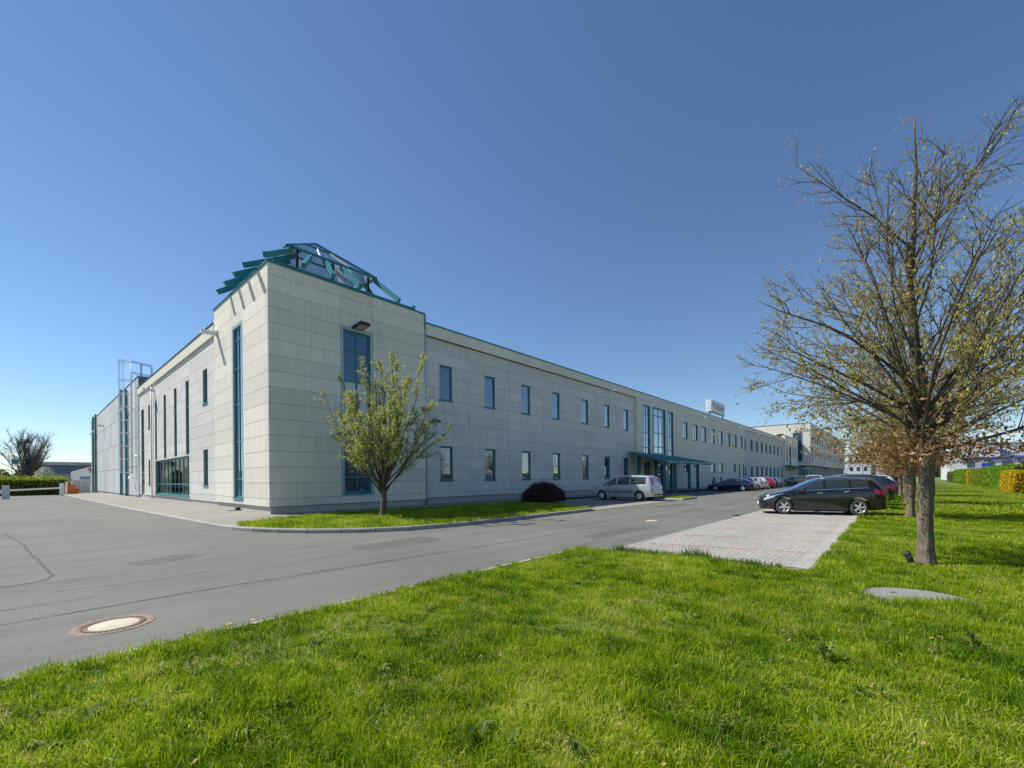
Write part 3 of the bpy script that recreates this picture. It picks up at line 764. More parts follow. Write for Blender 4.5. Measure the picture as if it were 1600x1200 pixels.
for h in holes2[20:]: window(off, 'front', 20.47, *h, ms=(0.5,) if h[1] - h[0] < 2 else (0.25, 0.5, 0.75), ts=(0.3, 0.7), fw=0.11, sill=False)
for xr, y0_, z1_ in ((42.79, 20.475, FZ - 0.01), (122.49, 20.205, 11.49)): MB().box(xr - 0.02, xr + 0.005, y0_, 20.9, 0.12, z1_).build('return_panel', 'cream_panel', off)
# --- third stretch (recessed again)
x3 = [92.0, 96.2, 100.4, 104.4, 108.4, 112.4, 116.4]
holes3 = [(x - 0.8, x + 0.8, z0, z1) for x in x3 for z0, z1 in ((6.4, 8.55), (1.3, 3.6))] + [(x - 0.4, x + 0.4, z0, z1) for x in (87.4, 120.6) for z0, z1 in ((6.4, 8.55), (1.3, 3.6))]
clad(off, 'front', FY, 86.1, 122.5, 0.10, 10.03, holes3, [90, 94, 98.2, 102.4, 106.4, 110.4, 114.4, 118.4], 'grey_panel', joined=True, name='front_wall')
for h in holes3: window(off, 'front', FY, *h, ms=(0.5,) if h[1] - h[0] > 1 else (), fw=0.14)
fw = MB(); cell_wall(fw, fmap('front', 20.47), 86.1, 122.5, 10.04, FZ, [], -0.5, 0.0); fw.build('fascia', 'cream_panel', off)
# --- fourth stretch beside the tall block
holes4 = [(124.2, 125.6, 5.2, 9.0), (127.6, 130.4, 3.9, 9.2), (132.6, 133.8, 6.4, 8.9), (136.2, 137.4, 6.4, 8.9)]
clad(off, 'front', 20.2, 122.5, 140.4, 0.10, 11.5, holes4, [126.5, 131.5, 135], 'cream_panel', joined=True, name='front_wall')
for h in holes4: window(off, 'front', 20.2, *h, ms=(0.5,), ts=(0.5,), fw=0.16)
MB().box(42.8, 140, 20.85, 21.2, 0, 0.3).build('plinth', 'plinth', off)
cp = MB(); cp.box(TX1 + 0.06, 122.5, 20.42, 20.95, FZ, FZ + 0.07).box(122.4, 140.4, 20.15, 20.6, 11.5, 11.57); cp.build('coping', 'teal', off)
MB().box(TX1 + 0.05, 140.4, 20.8, 60, 10.1, 10.35).build('roof', 'roofing', off)

# --- left wing
WL = 7.12; LZ = 10.45
small = [(30.4, 31.4, 6.25, 8.3), (30.4, 31.4, 1.35, 3.5), (48.35, 49.2, 6.25, 8.3), (48.35, 49.2, 1.35, 3.5)]
tall = [(34.8, 35.7, 3.38, 8.3), (38.3, 39.15, 3.38, 8.3), (41.85, 42.75, 3.38, 8.3), (45.4, 46.2, 3.38, 8.3)]
big = (34.85, 46.2, 0.58, 3.30)
dr = (51.2, 52.7, 0.05, 8.25)
clad(off, 'left', WL, TY1 + 0.02, 53.9, 0.40, 9.78, small + tall + [big, dr], [32.6, 34.4, 36.9, 40.5, 44.2, 47.2, 50.4], 'grey_panel', name='left_wall', joint='joint_light')
for h in small: window(off, 'left', WL, *h, fw=0.09, rec=0.14)
for h in tall: window(off, 'left', WL, *h, ts=(0.29, 0.64), fw=0.09, rec=0.08, sill=False)
window(off, 'left', WL, *big, ms=[i / 9 for i in range(1, 9)], ts=(0.30,), fw=0.10, rec=0.16, glass='glass_clear')
for a, b_ in ((34.95, 38.5), (41.6, 46.1)):
    cu = MB(); n = int((b_ - a) / 0.08)
    pts = [(WL + 0.32 + 0.03 * math.sin(i * 1.9), a + (b_ - a) * i / n) for i in range(n + 1)]
    cu.add([(x, y, 0.6) for x, y in pts] + [(x, y, 3.3) for x, y in pts], [(i, i + 1, n + 2 + i, n + 1 + i) for i in range(n)])
    cu.build('curtain', 'curtain', off, True)
MB().box(WL + 1.6, WL + 1.7, 34.5, 46.6, 0.3, 3.6).build('partition', 'far_grey', off)
MB().box(WL + 0.37, WL + 1.7, 34.5, 46.6, 0.2, 0.5).build('floor', 'dark', off)
MB().box(WL + 0.36, WL + 1.7, 34.5, 46.6, 3.4, 3.5).build('ceiling', 'dark', off)
for x in (39.4, 40.9): MB().box(WL + 0.9, WL + 1.3, x, x + 0.6, 0.5, 1.6).build('cabinet', 'dark', off)
window(off, 'left', WL, dr[0], dr[1], 2.55, 8.25, ms=(0.5,), ts=(0.35, 0.66), fw=0.11, sill=False)
dm = MB(); dm.box(WL + 0.06, WL + 0.12, dr[0] + 0.02, dr[1] - 0.02, 0.06, 2.5); do = dm.build('door', 'teal', off)
MB().box(WL + 0.045, WL + 0.058, dr[0] + 0.25, dr[1] - 0.25, 0.9, 2.3).build('pane', 'glass', do)
MB().tube([(WL - 0.02, dr[0] + 0.16, 0.95), (WL - 0.02, dr[0] + 0.16, 1.25)], 0.018, 6).build('handle', 'chrome', do)
fw = MB(); cell_wall(fw, fmap('left', WL - 0.12), TY1 + 0.02, 53.9, 9.80, LZ, [], -0.5, 0.0); fw.build('fascia', 'cream_panel', off)
MB().box(WL + 0.05, WL + 0.4, TY1, 53.9, 0, 0.398).build('plinth', 'plinth', off)
MB().box(WL - 0.16, WL + 0.4, TY1 + 0.03, 53.9, LZ, LZ + 0.05).build('coping', 'dark', off)
MB().box(WL + 0.1, 60, TY1 + 0.05, 54, 9.9, 10.1).build('roof', 'roofing', off)
MB().tube([(WL - 0.1, 47.0, 9.6), (WL - 0.1, 47.0, 0.15)], 0.045, 8).build('downpipe', 'metal', off, True)
MB().box(7.5, 139, 58, 60, 0, 10).build('rear_wall', 'grey_panel', off)
MB().box(138, 140.2, 20.7, 60, 0, 10).build('end_wall', 'grey_panel', off)

# --- white hall behind the left wing
hall = thing('warehouse_hall', 'tall white panelled warehouse hall with teal drainpipes beyond the office wing', 'warehouse', (7.1, 54, 0))
HZ = 11.65
hcols = [54 + 2.75 * i for i in range(1, 16)]
clad(hall, 'left', 7.1, 54.0, 98.6, 0.25, HZ, [], hcols, 'white_panel', rows=[0.25, 3.1, 5.95, 8.8, HZ], joint='joint_light', gap=0.05)
MB().box(7.14, 60, 53.92, 54.3, 9.5, HZ).build('end_wall', 'far_blue', hall)  # white hall's end: bluish shade of this face is put into its colour
MB().box(7.04, 60, 98.3, 98.6, 0, HZ).build('end_wall', 'white_panel', hall)
MB().box(7.2, 60, 54, 98.5, HZ - 0.4, HZ - 0.2).build('roof', 'roofing', hall)
MB().box(7.05, 60, 53.88, 98.65, HZ - 0.0, HZ + 0.05).build('coping', 'steel_blue', hall)
MB().box(7.16, 7.5, 54, 98.5, 0, 0.24).build('plinth', 'plinth', hall)
for y, z1 in ((60.6, 11.3), (64.5, 11.9), (91.0, 11.9), (94.6, 11.9)):
    q = MB().box(6.86, 7.06, y - 0.13, y + 0.13, 0.05, z1).build('downpipe', 'teal', hall)
for y in (62.6, 92.8):   # cable arms between the pipes
    MB().beam((6.8, y - 2.2, 9.4), (6.6, y + 2.0, 9.1), 0.12, 0.14).build('bracket_arm', 'metal', hall)

# --- caged ladder
lad = thing('caged_ladder', 'grey steel caged ladder running up the white hall wall', 'ladder', (6.9, 56.0, 2.4))
for y in (55.75, 56.25): MB().tube([(6.85, y, 2.4), (6.85, y, 13.4)], 0.035, 6).build('stringer', 'metal', lad, True)
rm = None
for k in range(36):
    if rm is None: o = MB().tube([(0, -0.25, 0), (0, 0.25, 0)], 0.016, 5).build('rung', 'metal', lad, off=(0, 0, 0)); rm = o.data
    else: o = bpy.data.objects.new('rung', rm); COL.objects.link(o); o.parent = lad
    o.location = (6.85 - 6.9, 0, 0.15 + k * 0.3)
for k in range(9):
    z = 2.5 + k * 1.28 + (0.6 if k == 8 else 0)
    MB().tube([(6.85 + 0.0, 55.7, z)] + [(6.85 - 0.45 - 0.5 * math.sin(t), 56.0 - 0.45 * math.cos(t), z) for t in [math.pi * i / 8 for i in range(9)]] + [(6.85, 56.3, z)], 0.03, 5).build('hoop', 'metal', lad)
for t in (0.1, 0.3, 0.5, 0.7, 0.9):
    t *= math.pi; MB().beam((6.85 - 0.45 - 0.5 * math.sin(t), 56.0 - 0.45 * math.cos(t), 2.5), (6.85 - 0.45 - 0.5 * math.sin(t), 56.0 - 0.45 * math.cos(t), 13.4), 0.06, 0.03).build('cage_bar', 'metal', lad)
rr = MB()
for y in (55.7, 56.3):
    rr.tube([(6.85, y, 13.4), (8.4, y, 13.2)], 0.035, 6); rr.tube([(6.85, y, 12.3), (8.4, y, 12.2)], 0.03, 6); rr.tube([(7.6, y, 11.6), (7.6, y, 13.3)], 0.035, 6); rr.tube([(8.4, y, 11.6), (8.4, y, 13.2)], 0.035, 6)
rr.build('handrail', 'steel_blue', lad)

# --- far tall block
fb = thing('tall_block', 'tall cream office block with overhanging upper floors at the end of the street', 'building', (140.5, 17.3, 0))
BZ = 15.9; bx0, by0 = 140.5, 17.3
gh = (19.2, 21.3, 5.6, 13.4)
clad(fb, 'left', bx0, by0 + 0.05, 34, 4.4, BZ, [gh, (23.5, 25.2, 12.6, 13.4), (27, 28.8, 12.6, 13.4)], [18.8, 21.7, 24.4, 27.5, 30.5], 'cream_panel', rows=[4.4 + 0.96 * i for i in range(12)] + [BZ], joined=True, back0=0.31)
window(fb, 'left', bx0, *gh, ms=(0.5,), ts=(0.2, 0.4, 0.6, 0.8), fw=0.12, sill=False, reveal=0.2)
for h in ((23.5, 25.2, 12.6, 13.4), (27, 28.8, 12.6, 13.4)): window(fb, 'left', bx0, *h, fw=0.12)
fh = []
for k, x in enumerate([143 + 5.2 * i for i in range(18)]):
    if k in (0, 5, 11): fh.append((x, x + 1.6, 5.4, 11.5))
    else: fh += [(x, x + 1.8, 6.6, 8.8), (x, x + 1.8, 10.6, 12.8)]
clad(fb, 'front', by0, bx0, 243, 4.4, BZ, fh, [bx0 + 6 * i for i in range(1, 17)], 'grey_panel', rows=[4.4 + 0.96 * i for i in range(12)] + [BZ], joined=True, back0=0.04)
for h in fh: window(fb, 'front', by0, *h, fw=0.2, sill=False)
MB().box(bx0 + 0.3, 243, by0 + 0.3, 40, 4.3, 4.6).build('soffit', 'dark', fb)
MB().box(bx0 + 0.3, 243, by0 + 0.3, 40, BZ - 0.5, BZ - 0.1).build('roof', 'roofing', fb)
MB().box(bx0 + 1.5, 242, by0 + 3.4, 38, 0, 4.3).build('ground_floor', 'glass', fb)
for i in range(20): MB().box(bx0 + 0.8 + 5.2 * i, bx0 + 1.5 + 5.2 * i, by0 + 0.5, by0 + 1.2, 0, 4.3).build('column', 'grey_panel', fb)
MB().box(bx0 - 0.06, 243.1, by0 - 0.06, by0 + 0.3, BZ, BZ + 0.12).box(bx0 - 0.06, bx0 + 0.3, by0 + 0.3, 34, BZ, BZ + 0.12).build('coping', 'teal', fb)

# --- entrance canopies
def canopy(x0, x1, y0, y1, z_back, z_front, posts, label, peak=None):
    c = thing('entrance_canopy', label, 'canopy', (x0, y1, 0), group='teal entrance canopies')
    xm = peak or (x0 + x1) / 2
    mb = MB(); t = 0.16
    A = [(x0, y1, z_back), (x1, y1, z_back - 0.2), (x1, y0, z_front + 0.1), (x0, y0, z_front)]
    mb.add(A + [(x, y, z - t) for x, y, z in A], [(0, 1, 2, 3), (7, 6, 5, 4)] + [(i, 4 + i, 4 + (i + 1) % 4, (i + 1) % 4) for i in range(4)])
    mb.build('roof', 'teal', c)
    for k in range(1, 9):
        a = lerp(A[0], A[1], k / 9); b_ = lerp(A[3], A[2], k / 9); MB().beam((a[0], a[1], a[2] + 0.04), (b_[0], b_[1], b_[2] + 0.06), 0.05, 0.05).build('seam', 'teal', c)
    for (x, y, z) in posts: MB().box(x - 0.14, x + 0.14, y - 0.14, y + 0.14, 0.0, z).build('post', 'teal', c)
    MB().beam((x0 + 0.2, y0 + 0.35, z_front - 0.16), (x1 - 0.2, y0 + 0.35, z_front - 0.06), 0.12, 0.16).build('edge_beam', 'teal', c)
    return c
canopy(40.9, 55.2, 16.4, 20.4, 4.25, 3.15, [(41.0 + 0.3, 16.85, 3.08), (44.1, 16.9, 3.1), (48.2, 16.95, 3.12), (50.9, 16.95, 3.15), (42.3, 20.0, 3.9), (46.6, 20.0, 3.85), (51, 20.0, 3.8)], 'teal sloping entrance canopy on square posts next to the silver van', 44)
canopy(121.5, 139, 16.6, 20.1, 4.3, 3.5, [(122.3, 17, 3.3), (127, 17, 3.3), (132, 17, 3.2), (138, 17, 3.0)], 'small teal entrance canopy beside the tall block', 126)
s = thing('post_sign', 'small white oval sign on the first canopy post', 'sign', (41.3, 16.66, 2.3))
o = MB().lathe([(0.0, 0.0), (0.30, 0.0), (0.30, 0.03), (0, 0.03)], 20, 'y', (41.3, 16.66, 2.45)).build('plate', 'sign_white', s)
MB().lathe([(0.10, -0.004), (0.17, -0.004)], 20, 'y', (41.3, 16.66, 2.45)).build('mark', 'sign_ink', s)

# --- rooftop sign
sg = thing('rooftop_sign', 'white box sign with red triangle on the roof edge', 'sign', (68.9, 20.9, FZ))
MB().box(68.9, 75.8, 20.9, 21.7, 11.55, 13.3).build('sign_box', 'sign_white', sg)
MB().add([(69.35, 20.89, 12.95), (70.55, 20.89, 12.95), (70.55, 20.89, 11.95)], [(0, 1, 2)]).build('emblem', 'sign_red', sg)
fc = bpy.data.curves.new('lettering', 'FONT'); fc.body = 'YAZAKI'; fc.size = 1.15; fc.extrude = 0.004; fc.space_character = 0.98
to = bpy.data.objects.new('tmp_text', fc); COL.objects.link(to)
bpy.context.view_layer.update()
me = bpy.data.meshes.new_from_object(to.evaluated_get(bpy.context.evaluated_depsgraph_get())); bpy.data.objects.remove(to)
lt = make('lettering', me, 'sign_ink', sg); lt.location = (71.0 - 68.9, -0.012, 12.05 - FZ); lt.rotation_euler = (math.pi / 2, 0, 0); lt.scale = (1.08, 1, 1)
for x in (69.2, 75.6): MB().beam((x, 21.2, FZ), (x, 21.2, 11.6), 0.16, 0.16).build('leg', 'teal', sg)
MB().beam((69, 21.0, 11.45), (75.8, 21.0, 11.45), 0.12, 0.12).build('rail', 'teal', sg)
for z in (13.0, 12.2): MB().tube([(68.95, 21.3, z), (64.5, 24.0, FZ - 0.2)], 0.025, 5).build('stay', 'white_paint', sg)

# --- lamps and cameras on the walls
def flood(loc, face, label):
    f = thing('floodlight', label, 'floodlight', loc)
    x, y, z = loc
    if face == 'front':
        a = Vector((x, y - 0.06, z)); mb = MB(); mb.beam((x, y - 0.03, z - 0.02), (x, y - 0.75, z + 0.05), 0.52, 0.16); mb.build('housing', 'plastic', f)
        MB().beam((x, y - 0.10, z - 0.105), (x, y - 0.68, z - 0.04), 0.42, 0.012).build('lens', 'cover_concrete', f)
        MB().beam((x - 0.33, y, z - 0.1), (x - 0.33, y - 0.25, z), 0.05, 0.05).build('bracket', 'plastic', f)
    else:
        MB().beam((x, y, z), (x - 0.75, y + 0.1, z - 0.02), 0.30, 0.16).build('housing', 'white_paint', f)
        MB().beam((x - 0.02, y, z - 0.10), (x - 0.62, y + 0.1, z - 0.115), 0.24, 0.02).build('lens', 'metal', f)
        MB().box(x - 0.03, x + 0.05, y - 0.2, y + 0.2, z - 0.14, z + 0.14).build('bracket', 'metal', f)
flood((11.25, TY0, 9.33), 'front', 'black floodlight above the tall tower window')
flood((TX0, 28.0, 9.75), 'left', 'white floodlight on the sunlit tower side near the roof step')
flood((WL, 46.4, 9.25), 'left', 'white floodlight on the left wing above the tall windows')
flood((7.1, 82.0, 9.4), 'left', 'white floodlight high on the far white hall wall')
for x, z, yy, lb in ((36.8, 9.65, FY, 'fascia of the first stretch above sixth window'), (61.8, 9.6, 20.47, 'cream wall above the second row of small windows'), (79.5, 9.6, 20.47, 'cream wall right of the rooftop sign'), (103, 9.4, FY, 'far grey stretch of the facade'), (119, 9.4, FY, 'end of the far grey stretch')):
    w = thing('wall_lamp', 'small arm lamp on the ' + lb, 'lamp', (x, yy, z), group='arm lamps along the facade')
    MB().tube([(x, yy, z), (x, yy - 0.5, z + 0.12)], 0.03, 6).build('arm', 'metal', w)
    MB().beam((x, yy - 0.4, z + 0.11), (x, yy - 1.05, z + 0.16), 0.26, 0.12).build('head', 'white_paint', w)
cc = thing('security_camera', 'small black security camera on the facade beside the tower', 'camera', (16.05, FY, 5.0))
MB().beam((16.05, FY, 5.0), (16.05, FY - 0.3, 5.0), 0.07, 0.07).build('bracket', 'plastic', cc)
MB().beam((15.9, FY - 0.3, 5.1), (16.4, FY - 0.38, 5.02), 0.12, 0.12).build('body', 'plastic', cc)
for y, x_, z, lb in ((56.9, 7.1, 2.0, 'white hall wall'), (53.2, WL, 4.0, 'wall beside the tall stair window')):
    cc = thing('security_camera', 'small white security camera on the ' + lb, 'camera', (x_, y, z))
    MB().beam((x_, y, z), (x_ - 0.3, y, z), 0.06, 0.06).build('bracket', 'metal', cc); MB().beam((x_ - 0.3, y + 0.1, z + 0.06), (x_ - 0.45, y - 0.5, z - 0.12), 0.14, 0.14).build('body', 'white_paint', cc)
dsp = thing('downspout_shoe', 'grey spout with dark mouth on the pavement at the tower plinth', 'drain spout', (6.9, 24.6, 0.12))
MB().box(6.55, 7.05, 24.5, 24.85, 0.116, 0.15).build('channel', 'kerb', dsp); MB().box(6.92, 7.08, 24.55, 24.8, 0.151, 0.26).build('mouth', 'dark', dsp)

# ------------------------------------------------------------------ cars
def smooth_curve(pts, L, n=241, sig=4):
    xs = np.linspace(0, L, n); zs = np.interp(xs, [p[0] for p in pts], [p[1] for p in pts])
    k = np.exp(-0.5 * (np.arange(-3 * sig, 3 * sig + 1) / sig) ** 2); k /= k.sum()
    pad = np.concatenate([np.full(3 * sig, zs[0]), zs, np.full(3 * sig, zs[-1])])
    zz = np.convolve(pad, k, 'valid'); zz[0] = zs[0]; zz[-1] = zs[-1]
    return lambda x: np.interp(x, xs, zz)

class CarShape:
    def __init__(s, L, W, top, belt, wheels, wr, sill=0.24, tumble=0.30, nose=0.62, tail=0.74, nose_r=0.75, tail_r=0.5):
        s.L, s.W = L, W; s.top = smooth_curve(top, L, sig=5); s.belt0 = smooth_curve(belt, L, sig=4)
        s.wheels, s.wr, s.sill, s.tumble = wheels, wr, sill, tumble
        s.nose, s.tail, s.nr, s.tr = nose, tail, nose_r, tail_r
    def belt(s, x): return np.minimum(s.belt0(x), s.top(x) - 0.03)
    def low(s, x):
        z = s.sill + 0.05 * np.clip((0.6 - x) / 0.6, -0, 1) * 0 + 0.06 * np.clip((x - (s.L - 0.7)) / 0.7, 0, 1)
        for wx in s.wheels:
            d = abs(x - wx); ar = s.wr + 0.055
            if d < ar: z = max(z, s.wr + math.sqrt(max(0, ar * ar - d * d)))
        return min(z, s.belt(x) - 0.08)
    def half(s, x):
        f = 1.0
        if x < s.nr: t = 1 - x / s.nr; f = min(f, s.nose + (1 - s.nose) * math.sqrt(max(0, 1 - t ** 2.4)))
        if x > s.L - s.tr: t = 1 - (s.L - x) / s.tr; f = min(f, s.tail + (1 - s.tail) * math.sqrt(max(0, 1 - t ** 2.4)))
        return s.W / 2 * f
    def S(s, x, v):
        zt = float(s.top(x)); zb = float(s.belt(x)); zl = s.low(x); w = s.half(x)
        if v <= 1:
            z = zl + (zb - zl) * v; h = (z - 0.2) / max(0.3, zb - 0.2)
            y = w * (0.925 + 0.075 * math.sin(math.pi * min(1, max(0, 0.12 + 0.66 * h)))) - (0.022 * max(0, (h - 0.86) / 0.14) ** 2)
            return (x, y, z)
        wb = s.S(x, 1.0)[1]; h = zt - zb; cr = min(0.07, h * 0.4); we = max(0.12, wb - s.tumble * (h - cr) - 0.03 * min(1, h / 0.2)); ze = zt - cr
        if v <= 2:
            t = v - 1; return (x, wb + (we - wb) * t + 0.02 * math.sin(math.pi * t) * min(1, h / 0.3), zb + (ze - zb) * t)
        t = v - 2; return (x, we * (1 - t) ** 0.9 if t < 1 else 0.0, ze + cr * math.sin(t * math.pi / 2) ** 0.8)
    def N(s, x, v, side):
        e = 0.01; a = Vector(s.S(min(s.L, x + e), v)) - Vector(s.S(max(0, x - e), v)); b_ = Vector(s.S(x, min(3, v + e))) - Vector(s.S(x, max(0, v - e)))
        n = a.cross(b_)
        if n.length < 1e-9: return Vector((0, side, 0))
        n.normalize()
        if n.z < 0 and v > 1: n = -n
        if v <= 1 and n.y < 0: n = -n
        return Vector((n.x, n.y * side, n.z))
    def pt(s, x, v, side, o=0.0):
        p = Vector(s.S(x, v)); p.y *= side
        return p + s.N(x, v, side) * o

def car_proto(name, sh, spec, label, cat='car'):
    """local frame: x from nose (0) to tail, shifted so the middle is the origin; nose looks to -x"""
    L = sh.L; c = thing(name, label, cat)
    sf = lambda p: (p[0] - L / 2, p[1], p[2])
    xs = set(np.linspace(0, L, 46).tolist())
    for wx in sh.wheels:
        ar = sh.wr + 0.055
        xs |= {wx + ar * math.cos(t) for t in np.linspace(0, math.pi, 17)}; xs |= {wx - ar - 0.004, wx + ar + 0.004}
    xs = sorted(x for x in xs if 0 <= x <= L); xs = [0.0] + [x for x in xs if x > 0.01 and x < L - 0.01] + [L]
    vs_ = [0, 0.12, 0.3, 0.5, 0.7, 0.85, 0.94, 1.0, 1.06, 1.35, 1.65, 1.9, 2.0, 2.12, 2.3, 2.6, 3.0]
    prof = [(v, 1) for v in vs_] + [(v, -1) for v in vs_[:-1][::-1]]
    mb = MB(); n = len(prof)
    for x in xs:
        for v, sd in prof:
            p = sh.S(x, v); mb.v.append(sf((p[0], p[1] * sd, p[2])))
    for i in range(len(xs) - 1):
        for k in range(n):
            a = i * n + k; b_ = i * n + (k + 1) % n; mb.f.append((a, b_, b_ + n, a + n))
    mb.f.append(tuple(range(n))[::-1]); mb.f.append(tuple((len(xs) - 1) * n + k for k in range(n)))
    body = mb.build('body', spec['paint'], c, True, off=(0, 0, 0))
    body.data.materials.clear(); body.data.materials.append(M[spec['paint']])
    try: body.data.set_sharp_from_angle(angle=R(38))
    except Exception: pass
    def patch(nm, x0, x1, v0, v1, mat, sides=(1, -1), o=0.006, nx=10, nv=4, parent=c, both=False, shape=None):
        out = []
        groups = [sides] if both else [(s_,) for s_ in sides]
        for grp in groups:
            pm = MB()
            for sd in grp:
                base = len(pm.v)
                for i in range(nx + 1):
                    x = x0 + (x1 - x0) * i / nx
                    a0, a1 = (v0, v1) if shape is None else shape(i / nx, v0, v1)
                    for j in range(nv + 1): pm.v.append(sf(sh.pt(x, a0 + (a1 - a0) * j / nv, sd, o)))
                for i in range(nx):
                    for j in range(nv):
                        a = base + i * (nv + 1) + j; pm.f.append((a, a + 1, a + nv + 2, a + nv + 1))
            out.append(pm.build(nm, mat, parent, True, off=(0, 0, 0)))
        return out
    for (x0, x1) in spec['side']:
        fr_ = patch('window', x0, x1, 1.07, 1.90, 'car_glass')
    if spec.get('chrome'):
        a, b_ = spec['side'][0][0], spec['side'][-1][1]
        patch('window_trim', a, b_, 1.015, 1.07, 'chrome', o=0.008, nx=24, nv=1); patch('window_trim', a + 0.3, b_, 1.90, 1.95, 'chrome', o=0.008, nx=24, nv=1)
    wx0, wx1 = spec['wind']; patch('windscreen', wx0, wx1, 2.10, 3.0, 'car_glass', both=True, nx=8)
    rx0, rx1 = spec['rear']; patch('rear_window', rx0, rx1, 2.12, 3.0, 'car_glass', both=True, nx=8)
    a, b_, v0, v1 = spec['head']; patch('headlight', a, b_, v0, v1, 'head_light', o=0.008, shape=lambda t, p, q: (p + (q - p) * 0.45 * t, q))
    a, b_, v0, v1 = spec['tail']; patch('tail_light', a, b_, v0, v1, 'red_light', o=0.010, shape=lambda t, p, q: (p + (q - p) * 0.35 * (1 - t), q))
    # end faces: grille, plates, rear lights
    zf = float(sh.top(0.0)); zr = float(sh.top(L)); wf = sh.half(0.0); wr_ = sh.half(L)
    MB().box(-L / 2 - 0.025, -L / 2 + 0.1, -wf * 0.75, wf * 0.75, 0.34, 0.50).build('grille', 'plastic', c, off=(0, 0, 0))
    MB().box(-L / 2 - 0.035, -L / 2 + 0.1, -0.26, 0.26, 0.36, 0.47).build('number_plate', 'white_paint', c, off=(0, 0, 0))
    MB().box(L / 2 - 0.1, L / 2 + 0.03, -0.26, 0.26, spec.get('plate_z', 0.8), spec.get('plate_z', 0.8) + 0.11).build('number_plate', 'white_paint', c, off=(0, 0, 0))
    MB().box(L / 2 - 0.15, L / 2 + 0.035, -wr_ * 0.86, wr_ * 0.86, 0.36, 0.44).build('bumper_strip', 'plastic', c, off=(0, 0, 0))
    # lower dark skirt under the sills
    a, b_ = sh.wheels; ar = sh.wr + 0.06
    MB().box(a + ar - L / 2, b_ - ar - L / 2, -sh.W / 2 * 0.9, sh.W / 2 * 0.9, sh.sill - 0.06, sh.sill + 0.01).build('skirt', 'plastic', c, off=(0, 0, 0))
    if spec.get('side_strip'): patch('side_strip', a + ar + 0.02, b_ - ar - 0.02, 0.40, 0.48, 'plastic', o=0.014, nv=1)
    for xd in spec['doors']:      # shut lines
        for sd in (1, -1):
            pm = MB(); base = []
            vv = np.linspace(0.03, 1.0, 9)
            for v in vv:
                for dx in (-0.005, 0.005): pm.v.append(sf(sh.pt(xd + dx, v, sd, 0.003)))
            pm.f = [(2 * i, 2 * i + 1, 2 * i + 3, 2 * i + 2) for i in range(len(vv) - 1)]; pm.build('door_seam', 'dark', c, off=(0, 0, 0))
    for xh in spec['handles']:
        for sd in (1, -1):
            p = sh.pt(xh, 0.86, sd, 0.02); p2 = sh.pt(xh + 0.2, 0.87, sd, 0.02)
            MB().beam(sf(p), sf(p2), 0.03, 0.035).build('door_handle', spec.get('handle', spec['paint']), c, off=(0, 0, 0))
    for sd in (1, -1):
        p = sh.pt(spec['mirror'], 1.12, sd, 0.12); pm = MB()
        for i, (dx, r_) in enumerate(((-0.10, 0.03), (-0.05, 0.085), (0.04, 0.095), (0.09, 0.085))):
            for k in range(10):
                t = 2 * math.pi * k / 10; pm.v.append(sf((p.x + dx, p.y + sd * 0.05 + r_ * 1.15 * math.cos(t), p.z + r_ * 0.8 * math.sin(t))))
        for i in range(3):
            for k in range(10): a0 = i * 10 + k; a1 = i * 10 + (k + 1) % 10; pm.f.append((a0, a1, a1 + 10, a0 + 10))
        pm.f.append(tuple(range(30, 40))); pm.f.append(tuple(range(10)))
        pm.beam(sf((p.x, p.y - sd * 0.14, p.z - 0.05)), sf((p.x, p.y + sd * 0.02, p.z - 0.02)), 0.06, 0.03)
        pm.build('mirror', spec.get('mirror_mat', spec['paint']), c, True, off=(0, 0, 0))
    if spec.get('rails'):
        a, b_ = spec['rails']
        for sd in (1, -1):
            pts = [sf(sh.pt(a + (b_ - a) * t, 2.06, sd, 0.045 if 0 < i < 8 else 0.0)) for i, t in enumerate(np.linspace(0, 1, 9))]
            MB().tube(pts, 0.016, 6).build('roof_rail', spec.get('rail_mat', 'chrome'), c, True, off=(0, 0, 0))
    if spec.get('light_col'):     # upright lamps beside the tailgate
        for sd in (1, -1):
            y = wr_ * 0.86 * sd; z0, z1 = spec['light_col']
            MB().beam((L / 2 - 0.085, y - sd * 0.02, z0), (L / 2 - 0.20, y - sd * 0.09, z1), 0.11, 0.10, (0, 1, 0)).build('tail_light', 'red_light', c, off=(0, 0, 0))
    wr = sh.wr; tm = None
